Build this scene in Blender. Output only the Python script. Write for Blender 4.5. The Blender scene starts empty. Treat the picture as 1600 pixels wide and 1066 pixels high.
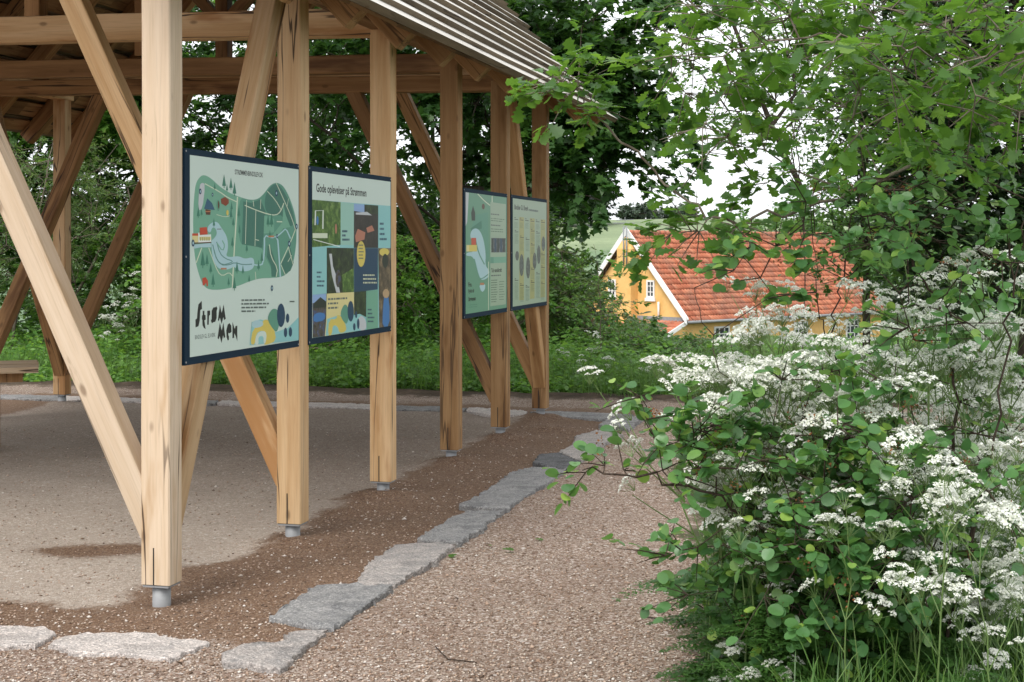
EXPOSURE = 0.93
import bpy, math, random
import numpy as np
from mathutils import Vector, Matrix

random.seed(7)
RNG = np.random.default_rng(11)
sc = bpy.context.scene
col = sc.collection
R = math.radians

# ------------------------------------------------------------------ survey of the place (metres)
FPX = 2250.0          # focal length in photo pixels (1600 wide)
CX, HY = 800.0, 388.0
EYE = 1.65
TH = math.atan(585.0 / 2250.0)      # the shelter's long side turns this far to the right of the view
SN, CS = math.sin(TH), math.cos(TH)


def gp(x, y, z=0.0):
    """photo point on the level plane z -> place"""
    Y = FPX * (EYE - z) / (y - HY)
    return Vector(((x - CX) / FPX * Y, Y, z))


def at(x, y, Y):
    return Vector(((x - CX) / FPX * Y, Y, EYE - (y - HY) / FPX * Y))


def vu(v, u, z=0.0):
    """shelter grid (v across to the right, u along) -> world"""
    return Vector((u * SN + v * CS, u * CS - v * SN, z))


# ------------------------------------------------------------------ small helpers
def tag(o, label=None, cat=None, group=None, kind=None):
    if label: o['label'] = label
    if cat: o['category'] = cat
    if group: o['group'] = group
    if kind: o['kind'] = kind
    return o


def empty(name, loc, label, cat, group=None, rot=None):
    o = bpy.data.objects.new(name, None)
    o.empty_display_size = 0.2
    col.objects.link(o)
    o.location = loc
    if rot is not None: o.rotation_euler = rot
    return tag(o, label, cat, group)


def link_mesh(name, me, mats, parent=None, smooth=False):
    o = bpy.data.objects.new(name, me)
    col.objects.link(o)
    if not isinstance(mats, (list, tuple)): mats = [mats]
    for m in mats: me.materials.append(m)
    if smooth:
        me.polygons.foreach_set('use_smooth', np.ones(len(me.polygons), dtype=bool))
    if parent is not None: o.parent = parent
    return o


class MB:
    def __init__(s):
        s.v = []; s.f = []; s.m = []

    def add(s, vs, fs, mi=0):
        n = len(s.v)
        s.v += [tuple(p) for p in vs]
        s.f += [tuple(i + n for i in f) for f in fs]
        s.m += [mi] * len(fs)

    def box(s, x0, x1, y0, y1, z0, z1, mi=0):
        s.add([(x0, y0, z0), (x1, y0, z0), (x1, y1, z0), (x0, y1, z0),
               (x0, y0, z1), (x1, y0, z1), (x1, y1, z1), (x0, y1, z1)],
              [(0, 3, 2, 1), (4, 5, 6, 7), (0, 1, 5, 4), (1, 2, 6, 5), (2, 3, 7, 6), (3, 0, 4, 7)], mi)

    def poly(s, pts, mi=0):
        s.add(pts, [tuple(range(len(pts)))], mi)

    def tube(s, pts, rad, n=6, mi=0, cap=True):
        pts = [Vector(p) for p in pts]
        if not isinstance(rad, (list, tuple)): rad = [rad] * len(pts)
        rings = []
        a = None
        for i, p in enumerate(pts):
            d = (pts[min(i + 1, len(pts) - 1)] - pts[max(i - 1, 0)])
            if d.length < 1e-9: d = Vector((0, 0, 1))
            d.normalize()
            if a is None:
                a = d.orthogonal().normalized()
            else:
                a = a - d * a.dot(d)
                a = a.normalized() if a.length > 1e-6 else d.orthogonal().normalized()
            b = d.cross(a)
            rings.append([p + (a * math.cos(2 * math.pi * k / n) + b * math.sin(2 * math.pi * k / n)) * rad[i] for k in range(n)])
        base = len(s.v)
        for r_ in rings: s.v += [tuple(q) for q in r_]
        for i in range(len(rings) - 1):
            for k in range(n):
                k2 = (k + 1) % n
                s.f.append((base + i * n + k, base + i * n + k2, base + (i + 1) * n + k2, base + (i + 1) * n + k)); s.m.append(mi)
        if cap:
            s.f.append(tuple(base + k for k in reversed(range(n)))); s.m.append(mi)
            e = base + (len(rings) - 1) * n
            s.f.append(tuple(e + k for k in range(n))); s.m.append(mi)

    def build(s, name, mats, parent=None, smooth=False):
        me = bpy.data.meshes.new(name)
        me.from_pydata(s.v, [], s.f)
        if any(s.m): me.polygons.foreach_set('material_index', s.m)
        me.update()
        return link_mesh(name, me, mats, parent, smooth)


def np_mesh(name, V, loops, totals, smooth=False):
    me = bpy.data.meshes.new(name)
    V = np.asarray(V, dtype=np.float32)
    me.vertices.add(len(V)); me.vertices.foreach_set('co', V.ravel())
    loops = np.asarray(loops, dtype=np.int32); totals = np.asarray(totals, dtype=np.int32)
    me.loops.add(len(loops)); me.loops.foreach_set('vertex_index', loops)
    me.polygons.add(len(totals))
    st = np.concatenate([[0], np.cumsum(totals)[:-1]]).astype(np.int32)
    me.polygons.foreach_set('loop_start', st)
    if smooth: me.polygons.foreach_set('use_smooth', np.ones(len(totals), dtype=bool))
    me.update(calc_edges=True)
    me.validate()
    return me


# ------------------------------------------------------------------ materials
class NT:
    def __init__(s, name):
        s.m = bpy.data.materials.new(name); s.m.use_nodes = True
        s.t = s.m.node_tree; s.t.nodes.clear()
        s.out = s.n('ShaderNodeOutputMaterial')

    def n(s, typ, **kw):
        nd = s.t.nodes.new(typ)
        for k, v in kw.items():
            if k.startswith('i_'):
                key = k[2:]
                nd.inputs[int(key) if key.isdigit() else key.replace('_', ' ')].default_value = v
            else: setattr(nd, k, v)
        return nd

    def l(s, a, b): s.t.links.new(a, b)

    def math(s, op, a, b=None, c=None):
        nd = s.n('ShaderNodeMath', operation=op)
        for i, x in enumerate((a, b, c)):
            if x is None: continue
            if isinstance(x, (int, float)): nd.inputs[i].default_value = x
            else: s.l(x, nd.inputs[i])
        return nd.outputs[0]

    def ramp(s, fac, stops, interp='LINEAR'):
        nd = s.n('ShaderNodeValToRGB'); cr = nd.color_ramp; cr.interpolation = interp
        while len(cr.elements) < len(stops): cr.elements.new(0.5)
        for e, (p, c) in zip(cr.elements, stops):
            e.position = p; e.color = (*c, 1) if len(c) == 3 else c
        s.l(fac, nd.inputs[0])
        return nd.outputs[0]

    def mix(s, fac, a, b, mode='MIX'):
        nd = s.n('ShaderNodeMix', data_type='RGBA', blend_type=mode)
        if isinstance(fac, (int, float)): nd.inputs[0].default_value = fac
        else: s.l(fac, nd.inputs[0])
        for i, x in ((6, a), (7, b)):
            if isinstance(x, tuple): nd.inputs[i].default_value = (*x, 1) if len(x) == 3 else x
            else: s.l(x, nd.inputs[i])
        return nd.outputs[2]

    def noise(s, vec, scale, detail=3, rough=.55):
        nd = s.n('ShaderNodeTexNoise', i_Scale=scale, i_Detail=detail, i_Roughness=rough)
        if vec is not None: s.l(vec, nd.inputs['Vector'])
        return nd.outputs['Fac']

    def mapping(s, vec, scale=(1, 1, 1), rot=(0, 0, 0), loc=(0, 0, 0)):
        nd = s.n('ShaderNodeMapping'); s.l(vec, nd.inputs['Vector'])
        nd.inputs['Scale'].default_value = scale; nd.inputs['Rotation'].default_value = rot; nd.inputs['Location'].default_value = loc
        return nd.outputs[0]

    def obj(s): return s.n('ShaderNodeTexCoord').outputs['Object']

    def smooth(s, x, a, b):
        nd = s.n('ShaderNodeMapRange', interpolation_type='SMOOTHSTEP')
        s.l(x, nd.inputs[0]); nd.inputs[1].default_value = a; nd.inputs[2].default_value = b
        return nd.outputs[0]

    def finish(s, color, rough=.8, bump=None, bstr=.3, bdist=.01, spec=.3, metal=0., transl=None):
        p = s.n('ShaderNodeBsdfPrincipled')
        if isinstance(color, tuple): p.inputs['Base Color'].default_value = (*color, 1)
        else: s.l(color, p.inputs['Base Color'])
        if isinstance(rough, (int, float)): p.inputs['Roughness'].default_value = rough
        else: s.l(rough, p.inputs['Roughness'])
        p.inputs['Specular IOR Level'].default_value = spec
        p.inputs['Metallic'].default_value = metal
        if bump is not None:
            b = s.n('ShaderNodeBump'); b.inputs['Strength'].default_value = bstr; b.inputs['Distance'].default_value = bdist
            s.l(bump, b.inputs['Height']); s.l(b.outputs[0], p.inputs['Normal'])
        sh = p.outputs[0]
        if transl:
            fac, tc = transl
            t = s.n('ShaderNodeBsdfTranslucent')
            if isinstance(tc, tuple): t.inputs[0].default_value = (*tc, 1)
            else: s.l(tc, t.inputs[0])
            mx = s.n('ShaderNodeMixShader'); mx.inputs[0].default_value = fac
            s.l(sh, mx.inputs[1]); s.l(t.outputs[0], mx.inputs[2]); sh = mx.outputs[0]
        s.l(sh, s.out.inputs[0])
        return s.m


def plain(name, c, rough=.6, spec=.3, metal=0., var=.12, scale=9.):
    t = NT(name); n_ = t.noise(t.obj(), scale, 4)
    k = t.ramp(n_, [(0.3, tuple(x * (1 - var) for x in c)), (.7, tuple(min(1, x * (1 + var)) for x in c))])
    return t.finish(k, rough, spec=spec, metal=metal)


def wood(name, light, dark, stain, crack=.9, grey=0.0, axis=2, island=False):
    """sawn timber: grain runs along the piece's own long axis"""
    t = NT(name)
    o = t.obj()
    rnd = t.n('ShaderNodeNewGeometry').outputs['Random Per Island'] if island else t.n('ShaderNodeObjectInfo').outputs['Random']
    off = t.n('ShaderNodeVectorMath', operation='MULTIPLY_ADD')
    cmb = t.n('ShaderNodeCombineXYZ')
    for i in range(3): t.l(t.math('MULTIPLY', rnd, 37.0 + 11 * i), cmb.inputs[i])
    t.l(cmb.outputs[0], off.inputs[2]); t.l(o, off.inputs[0]); off.inputs[1].default_value = (1, 1, 1)
    v = off.outputs[0]
    def sc_(a, b):
        s_ = [a, a, a]; s_[axis] = b
        return tuple(s_)
    warp = t.noise(t.mapping(v, sc_(2.5, .8)), 1.0, 2)
    g1 = t.noise(t.mapping(v, sc_(16, .9)), 1.0, 5, .6)
    g2 = t.noise(t.mapping(v, sc_(120, 3.5)), 1.0, 3, .6)
    base = t.mix(t.smooth(g1, .32, .7), light, dark)
    base = t.mix(t.math('MULTIPLY', t.smooth(g2, .45, .8), .35), base, tuple(c * .55 for c in dark))
    st = t.noise(t.mapping(v, sc_(4.5, .8)), 1.0, 4, .6)
    base = t.mix(t.math('MULTIPLY', t.smooth(st, .53, .66), .85), base, stain)
    st2 = t.noise(t.mapping(v, sc_(11, 1.6), loc=(3, 7, 1)), 1.0, 5, .7)
    base = t.mix(t.math('MULTIPLY', t.smooth(st2, .64, .72), .42), base, tuple(c * .45 for c in stain))
    hue = t.math('MULTIPLY_ADD', rnd, .5, .75)
    val = t.n('ShaderNodeHueSaturation'); t.l(base, val.inputs['Color']); t.l(hue, val.inputs['Value'])
    base = val.outputs[0]
    # drying checks: hair cracks along the grain
    cn = t.noise(t.mapping(v, sc_(7, .33)), 1.0, 3, .5)
    ck = t.math('ABSOLUTE', t.math('SUBTRACT', cn, .5))
    ckm = t.math('MULTIPLY', t.math('SUBTRACT', 1.0, t.smooth(ck, .003, .012)), t.smooth(t.noise(t.mapping(v, sc_(2.0, .7)), 1.0, 2), .42, .54))
    # knots
    vo = t.n('ShaderNodeTexVoronoi', feature='F1'); vo.inputs['Scale'].default_value = 1.0
    t.l(t.mapping(v, sc_(7.0, 3.2)), vo.inputs['Vector'])
    kn = t.math('SUBTRACT', 1.0, t.smooth(vo.outputs['Distance'], .05, .14))
    base = t.mix(t.math('MULTIPLY', kn, .6), base, (.11, .055, .022))
    base = t.mix(t.math('MULTIPLY', ckm, crack), base, (.035, .02, .012))
    if grey: base = t.mix(grey, base, (.40, .385, .36))
    h = t.math('SUBTRACT', t.math('MULTIPLY', g2, .5), t.math('MULTIPLY', ckm, 1.5))
    return t.finish(base, t.math('MULTIPLY_ADD', g1, .2, .55), h, .35, .004, spec=.25)


def leafmat(name, c1, c2, transl=.35, rough=.42, young=None, spec=.4):
    t = NT(name)
    r_ = t.n('ShaderNodeNewGeometry').outputs['Random Per Island']
    c = t.ramp(r_, [(0.0, c1), (.8, c2), (1.0, young or c2)])
    nz = t.noise(t.obj(), 40, 2)
    c = t.mix(t.math('MULTIPLY', nz, .4), c, tuple(x * .6 for x in c1))
    tc = t.mix(.5, c, tuple(min(1, x * 2.4) for x in (c2[0] * 1.35, c2[1] * 1.2, c2[2] * .6)))
    return t.finish(c, rough, spec=spec, transl=(transl, tc))


def bark(name, c, c2, scale=8):
    t = NT(name)
    o = t.obj()
    n1 = t.noise(t.mapping(o, (1, 1, .3)), scale * 3, 5, .65); n2 = t.noise(o, 3, 3)
    k = t.mix(t.smooth(n1, .35, .65), c, c2)
    k = t.mix(t.math('MULTIPLY', t.smooth(n2, .55, .75), .5), k, (.10, .12, .06))
    return t.finish(k, .9, n1, .6, .01, spec=.15)


M = {}
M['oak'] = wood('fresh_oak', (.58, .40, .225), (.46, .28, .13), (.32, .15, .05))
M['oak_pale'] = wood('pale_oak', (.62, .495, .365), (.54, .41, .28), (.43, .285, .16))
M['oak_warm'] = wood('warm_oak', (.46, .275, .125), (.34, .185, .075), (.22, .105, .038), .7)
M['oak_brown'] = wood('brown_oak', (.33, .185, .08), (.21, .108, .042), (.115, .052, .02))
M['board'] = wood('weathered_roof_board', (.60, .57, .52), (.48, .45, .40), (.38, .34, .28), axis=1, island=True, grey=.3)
M['board_edge'] = wood('shaded_board_edge', (.20, .15, .10), (.13, .095, .06), (.08, .055, .035), axis=1, island=True)  # shade on the board edges and undersides, painted as a darker brown
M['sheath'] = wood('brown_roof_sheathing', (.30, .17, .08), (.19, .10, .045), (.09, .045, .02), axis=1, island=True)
M['table'] = wood('table_wood', (.50, .38, .26), (.40, .29, .18), (.30, .2, .11), axis=0)
M['steel'] = plain('galvanised_steel', (.27, .275, .28), .65, .4, .15)
M['slot'] = plain('dark_steel_and_gap', (.03, .028, .026), .7, .2)
M['navy'] = plain('navy_board', (.006, .022, .042), .65, .15, var=.08, scale=3)
M['bark'] = bark('dark_bark', (.045, .036, .028), (.085, .07, .055))
M['bark_light'] = bark('grey_brown_bark', (.10, .08, .06), (.19, .165, .13))
M['stem_dark'] = bark('dark_stem', (.035, .024, .018), (.075, .055, .042), 20)
# ------------------------------------------------------------------ camera, sky, sun
cam = bpy.data.cameras.new('camera'); camo = bpy.data.objects.new('camera', cam); col.objects.link(camo)
cam.sensor_width = 36; cam.lens = 36 * FPX / 1600.0
cam.shift_y = (HY - 533) / 1600.0
cam.clip_end = 2000; cam.clip_start = .05
camo.location = (0, 0, EYE); camo.rotation_euler = (R(90), 0, 0)
sc.camera = camo

SUN_EL, SUN_AZ = 52, -150      # azimuth of the sun measured clockwise from +Y
w = bpy.data.worlds.new("World"); sc.world = w; w.use_nodes = True
wt = w.node_tree; bg = wt.nodes['Background']
sky = wt.nodes.new('ShaderNodeTexSky'); sky.sky_type = 'NISHITA'; sky.sun_disc = False
sky.sun_elevation = R(SUN_EL); sky.sun_rotation = R(SUN_AZ)
sky.air_density = 1.0; sky.dust_density = 5.0; sky.ozone_density = .6
hs = wt.nodes.new('ShaderNodeHueSaturation'); hs.inputs['Saturation'].default_value = .14
wt.links.new(sky.outputs[0], hs.inputs['Color']); 
cl_ = wt.nodes.new('ShaderNodeMix'); cl_.data_type = 'RGBA'; cl_.inputs[0].default_value = .8
wt.links.new(hs.outputs[0], cl_.inputs[6]); cl_.inputs[7].default_value = (5.9, 6.05, 6.3, 1)     # even cloud cover over the clear sky
wt.links.new(cl_.outputs[2], bg.inputs[0])
bg.inputs[1].default_value = .15
sl = bpy.data.lights.new('sun', 'SUN'); so = bpy.data.objects.new('sun', sl); col.objects.link(so)
sl.energy = 1.25; sl.angle = R(24); sl.color = (1.0, .965, .91)
sd = Vector((math.sin(R(SUN_AZ)) * math.cos(R(SUN_EL)), math.cos(R(SUN_AZ)) * math.cos(R(SUN_EL)), math.sin(R(SUN_EL))))
so.rotation_euler = sd.to_track_quat('Z', 'Y').to_euler(); so.location = (0, -5, 12)
sc.view_settings.view_transform = 'Standard'; sc.view_settings.look = 'None'; sc.view_settings.gamma = 1
sc.view_settings.exposure = EXPOSURE
sc.cycles.max_bounces = 8; sc.cycles.diffuse_bounces = 4; sc.cycles.glossy_bounces = 3
sc.cycles.transmission_bounces = 4; sc.cycles.transparent_max_bounces = 8
sc.cycles.sample_clamp_indirect = 6

# ------------------------------------------------------------------ ground, one sheet to the horizon
POST_U = [6.04, 7.56, 9.07, 10.62, 12.08, 13.58]
VP_, VQ = -3.245, -8.46
SPOIL = [(VP_, POST_U[1], .02), (VP_, POST_U[2], .05), (VP_, POST_U[3], .05), (VP_, POST_U[4], .06), (VP_, POST_U[5], .05), (-3.0, 12.75, .05), (VQ, POST_U[5], .03)]


def sm(x, a, b):
    t = np.clip((x - a) / (b - a), 0, 1); return t * t * (3 - 2 * t)


def hsh(x, y, s):
    return np.sin(x * 1.7 * s + 2.1 * np.sin(y * 1.3 * s)) * np.cos(y * 1.9 * s + 1.7 * np.sin(x * 1.1 * s))


def terrain(X, Y):
    X = np.asarray(X, float); Y = np.asarray(Y, float)
    z = -4.3 * sm(Y, 23, 60) + 9.7 * sm(Y, 78, 245) - 6 * sm(Y, 300, 800)
    far = sm(Y, 60, 200)
    z = z + far * (.9 * np.sin(X * .021 + .6) + .5 * np.sin(X * .05))
    z = z + .035 * hsh(X, Y, .7) * sm(Y, 16.5, 19) + .012 * hsh(X, Y, 1.9) * (Y < 30)
    u = X * SN + Y * CS; v = X * CS - Y * SN
    for (pv, pu, h) in SPOIL:
        z = z + h * np.exp(-(((v - pv) / .22) ** 2 + ((u - pu) / .2) ** 2)) * (1 + .3 * hsh(X, Y, 9))
    # soil thrown up along the far edge of the gravel
    z = z + .035 * np.exp(-((u - 15.62) / .2) ** 2) * (1 + .5 * hsh(X, Y, 3.1))
    return z


def grid_axis(lo, hi, f0, f1, step, g=1.17):
    a = list(np.arange(f0, f1 + 1e-6, step)); s = step
    while a[-1] < hi: s *= g; a.append(a[-1] + s)
    s = step
    while a[0] > lo: s *= g; a.insert(0, a[0] - s)
    return np.array(a)


gx = grid_axis(-420, 420, -7.5, 4.5, .085)
gy = grid_axis(-40, 900, 4.5, 18.5, .085)
GX, GY = np.meshgrid(gx, gy)
GZ = terrain(GX, GY)
ny, nx = GX.shape
idx = np.arange(nx * ny).reshape(ny, nx)
quads = np.stack([idx[:-1, :-1], idx[:-1, 1:], idx[1:, 1:], idx[1:, :-1]], -1).reshape(-1, 4)
me = np_mesh('ground', np.stack([GX, GY, GZ], -1).reshape(-1, 3), quads.ravel(), np.full(len(quads), 4), True)
U_ = (GX * SN + GY * CS).ravel(); V_ = (GX * CS - GY * SN).ravel(); X_ = GX.ravel(); Y_ = GY.ravel()
wob = .07 * hsh(X_, Y_, 2.3) + .05 * hsh(X_, Y_, 5.1)
# signed distances (metres, positive inside)
dry = np.minimum.reduce([-3.40 - V_ + wob * .8 - .12 * (U_ < 7) , U_ - 5.9 + wob * .6, 13.9 - U_, V_ + 8.5])
# a damp round patch on the dry floor
p_ = gp(150, 862); dry = np.minimum(dry, (np.hypot((X_ - p_.x) / 1.9, (Y_ - p_.y) / 1.0) - .16) * 1.2 + .3 * wob)
wet = np.minimum.reduce([-2.36 - V_ + wob * .3, U_ - 5.52 + wob, 14.5 - U_ + wob, V_ + 9.4])
veg_edge = .78 + .10 * (Y_ - 5.5) + .12 * hsh(X_, Y_, 1.4)
green = np.where(Y_ < 11, X_ - veg_edge, -1.0)
green = np.maximum(green, U_ - 15.95 + .25 * hsh(X_, Y_, 1.1) + wob)
soil = np.maximum(U_ - 15.32 + wob * 1.2, np.where(Y_ < 11, X_ - veg_edge + .05, -1.0))
field = np.minimum(Y_ - 72, 400.0)
damp_shade = np.minimum(np.clip((U_ + .55 * (V_ + 3.4) + wob * 3 - 6.9) / 3.4, 0, 1), np.clip((dry + .1) * 6, 0, 1))  # inner floor: dampness plus shade under the roof, both painted in as brown
for nm, arr in (('damp_shade', damp_shade), ('dry', dry), ('wet', wet), ('green', green), ('soil', soil), ('field', field)):
    a = me.attributes.new(nm, 'FLOAT', 'POINT'); a.data.foreach_set('value', np.clip(arr, -5, 400).astype(np.float32))

t = NT('gravel_ground')
o = t.obj()
def att(n_):
    nd = t.n('ShaderNodeAttribute', attribute_name=n_); return nd.outputs['Fac']
nz1 = t.noise(o, 5, 5, .65); nz2 = t.noise(o, 30, 3); nz3 = t.noise(o, 1.1, 3)
fr = t.math('ADD', t.math('MULTIPLY', t.math('SUBTRACT', nz1, .5), .34), t.math('MULTIPLY', t.math('SUBTRACT', nz2, .5), .14))
vo = t.n('ShaderNodeTexVoronoi', feature='F1'); vo.inputs['Scale'].default_value = 135; t.l(o, vo.inputs['Vector'])
vb = t.n('ShaderNodeTexVoronoi', feature='F1'); vb.inputs['Scale'].default_value = 62; t.l(o, vb.inputs['Vector'])
sep = t.n('ShaderNodeSeparateColor'); t.l(vo.outputs['Color'], sep.inputs[0])
sep2 = t.n('ShaderNodeSeparateColor'); t.l(vb.outputs['Color'], sep2.inputs[0])
grain = t.ramp(sep.outputs[0], [(0, (.09, .062, .045)), (.22, (.175, .122, .086)), (.45, (.255, .185, .136)), (.68, (.335, .258, .20)), (.86, (.42, .35, .29)), (1, (.56, .51, .45))])
big = t.ramp(sep2.outputs[0], [(0, (.11, .07, .05)), (.4, (.24, .16, .118)), (.75, (.36, .28, .23)), (1, (.62, .57, .52))])
grv = t.mix(t.math('MULTIPLY', t.smooth(sep2.outputs[1], .70, .78), .85), grain, big)
grv = t.mix(t.math('MULTIPLY', t.smooth(nz3, .35, .65), .45), grv, t.mix(.5, grv, (.13, .075, .052)))
grv = t.mix(1.0, grv, (.88, .87, .88), 'MULTIPLY')
wetc = t.mix(.80, grv, t.ramp(sep.outputs[1], [(0, (.075, .040, .022)), (.5, (.125, .068, .038)), (.85, (.18, .105, .06)), (1, (.30, .22, .155))]))
dryc = t.mix(.42, grv, t.ramp(nz2, [(.3, (.44, .39, .325)), (.7, (.57, .515, .44))]))
soilc = t.ramp(nz1, [(.3, (.03, .022, .015)), (.55, (.07, .05, .034)), (.75, (.13, .092, .062))])
grassc = t.ramp(nz2, [(.3, (.02, .035, .010)), (.55, (.04, .07, .018)), (.75, (.075, .12, .035))])
sxyz = t.n('ShaderNodeSeparateXYZ'); t.l(o, sxyz.inputs[0])
fz = t.noise(t.mapping(o, (.012, .09, .09)), 1.0, 4); fz2 = t.noise(o, .9, 4, .7)
fieldc = t.ramp(t.math('MULTIPLY_ADD', fz2, .35, t.math('MULTIPLY', fz, .65)), [(.35, (.135, .18, .095)), (.65, (.22, .27, .15))])
c = t.mix(t.smooth(t.math('ADD', att('wet'), fr), -.12, .10), grv, wetc)
c = t.mix(t.smooth(t.math('ADD', att('dry'), fr), -.06, .08), c, dryc)
c = t.mix(t.math('MULTIPLY', t.smooth(t.math('ADD', att('damp_shade'), fr), 0, 1), .60), c, t.mix(.55, grv, (.135, .10, .076)))  # painted roof shade and damp on the inner floor
c = t.mix(t.smooth(t.math('ADD', att('soil'), t.math('MULTIPLY', fr, 1.6)), -.1, .1), c, soilc)
c = t.mix(t.smooth(t.math('ADD', att('green'), t.math('MULTIPLY', fr, 2.5)), -.15, .2), c, grassc)
fieldc = t.mix(t.math('MULTIPLY', t.smooth(att('field'), 96, 84), .45), fieldc, (.075, .15, .085))
c = t.mix(t.smooth(att('field'), 0, 20), c, fieldc)
hb = t.math('ADD', t.math('MULTIPLY', vo.outputs['Distance'], -1.0), t.math('MULTIPLY', sep.outputs[2], .5))
gm = t.finish(c, t.math('MULTIPLY_ADD', t.smooth(att('wet'), -.1, .1), -.12, .92), hb, .55, .006, spec=.2)
ground = link_mesh('ground', me, gm); tag(ground, kind='structure')

# loose pebbles lying on the gravel
def pebbles(n):
    px = np.array([[0, 0, 1], [1, 0, 0], [0, 1, 0], [-1, 0, 0], [0, -1, 0], [0, 0, -.6]], float)
    fc = np.array([[0, 1, 2], [0, 2, 3], [0, 3, 4], [0, 4, 1], [5, 2, 1], [5, 3, 2], [5, 4, 3], [5, 1, 4]])
    Y = 5.3 + (RNG.random(n) ** 1.7) * 8; X = RNG.uniform(-.36, .32, n) * Y
    u = X * SN + Y * CS; v = X * CS - Y * SN
    ok = (~((v < -3.3) & (u > 5.9)) | (RNG.random(n) < .35)) & (X < .75 + .1 * (Y - 5.5)); X, Y = X[ok], Y[ok]; n = len(X)
    s = RNG.uniform(.0035, .0085, n) * (1 + (RNG.random(n) > .97) * .7)
    sx = np.stack([s * RNG.uniform(.8, 1.3, n), s * RNG.uniform(.8, 1.3, n), s * RNG.uniform(.5, .8, n)], -1)
    P = px[None] * sx[:, None] * (1 + RNG.normal(0, .15, (n, 6, 1)))
    a = RNG.uniform(0, 6.28, n); ca, sa = np.cos(a)[:, None], np.sin(a)[:, None]
    P = np.stack([P[..., 0] * ca - P[..., 1] * sa, P[..., 0] * sa + P[..., 1] * ca, P[..., 2]], -1)
    P += np.stack([X, Y, terrain(X, Y) + s * .25], -1)[:, None]
    F = (fc[None] + (np.arange(n) * 6)[:, None, None]).reshape(-1)
    t = NT('pebble'); r_ = t.n('ShaderNodeNewGeometry').outputs['Random Per Island']
    m = t.finish(t.ramp(r_, [(0, (.10, .065, .045)), (.3, (.27, .18, .125)), (.6, (.40, .29, .22)), (.85, (.46, .38, .31)), (1, (.62, .57, .52))]), .8)
    o_ = link_mesh('gravel', np_mesh('gravel', P.reshape(-1, 3), F, np.full(n * 8, 3)), m)
    tag(o_, kind='stuff')
pebbles(22000)

# ------------------------------------------------------------------ stone slabs of the edging
def stone_mat(name, c, c2, dark):
    t = NT(name); o = t.obj()
    n1 = t.noise(o, 9, 6, .7); n2 = t.noise(o, 70, 3); n3 = t.noise(t.mapping(o, (1, 2.5, 1)), 3.0, 5, .7)
    k = t.mix(t.smooth(n1, .36, .66), c, c2)
    k = t.mix(t.math('MULTIPLY', t.smooth(n3, .5, .68), .6), k, dark)
    sp = t.n('ShaderNodeTexVoronoi', feature='F1'); sp.inputs['Scale'].default_value = 160; t.l(o, sp.inputs['Vector'])
    sc3 = t.n('ShaderNodeSeparateColor'); t.l(sp.outputs['Color'], sc3.inputs[0])
    k = t.mix(.62, k, t.mix(1.0, k, t.ramp(sc3.outputs[0], [(0, (.35, .35, .36)), (.5, (.9, .88, .86)), (.85, (1.25, 1.2, 1.16)), (1, (1.9, 1.85, 1.8))]), 'MULTIPLY'))
    k = t.mix(t.math('MULTIPLY', t.smooth(n2, .58, .75), .35), k, (.55, .53, .5))
    return t.finish(k, .8, t.math('ADD', t.math('MULTIPLY', n3, 1.2), t.math('ADD', n1, t.math('MULTIPLY', n2, .3))), .9, .025, spec=.25)
S_grey = stone_mat('grey_granite', (.265, .262, .258), (.185, .186, .188), (.115, .116, .12))
S_pink = stone_mat('pink_grey_granite', (.35, .32, .30), (.26, .247, .238), (.165, .153, .147))
S_pale = stone_mat('pale_granite', (.50, .455, .425), (.41, .38, .36), (.30, .27, .25))
S_dark = stone_mat('dark_granite', (.13, .132, .138), (.085, .087, .092), (.05, .05, .055))


def slab(poly, z, mat, label, seed):
    z = z * .42 + .004
    rs = random.Random(seed)
    top = []
    n = len(poly)
    P = [gp(x, y, z) for x, y in poly]
    area = sum(P[i].x * P[(i + 1) % n].y - P[(i + 1) % n].x * P[i].y for i in range(n))
    if area < 0: P.reverse()
    ring = []
    for i in range(n):
        a, b = P[i], P[(i + 1) % n]
        k = max(1, int((b - a).length / .028))
        for j in range(k):
            q = a.lerp(b, j / k)
            if 0 < j: q = q + Vector((rs.gauss(0, .0085), rs.gauss(0, .0085), 0))
            ring.append(q)
    c = sum(ring, Vector()) / len(ring)
    m = MB(); N = len(ring)
    zs = [rs.gauss(0, .003) for _ in ring]
    lev = [(1.0, -z - .08, 0), (1.0, -.008, 0), (.994, -.001, 1), (.975, .002, 1)]
    for sc_, dz, hi in lev:
        for i, q in enumerate(ring):
            p = c + (q - c) * sc_
            m.v.append((p.x - c.x, p.y - c.y, z + dz + (zs[i] if hi else 0) + (rs.gauss(0, .0015) if sc_ < .97 else 0)))
    for L in range(len(lev) - 1):
        for i in range(N):
            j = (i + 1) % N
            m.f.append((L * N + i, L * N + j, (L + 1) * N + j, (L + 1) * N + i)); m.m.append(0)
    e = (len(lev) - 1) * N
    m.f.append(tuple(e + i for i in range(N))); m.m.append(0)
    o_ = m.build('edging_stone', mat, None, False)
    o_.location = (c.x, c.y, 0)
    tag(o_, label, 'stone slab', 'rough stone slabs edging the shelter floor')


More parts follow.
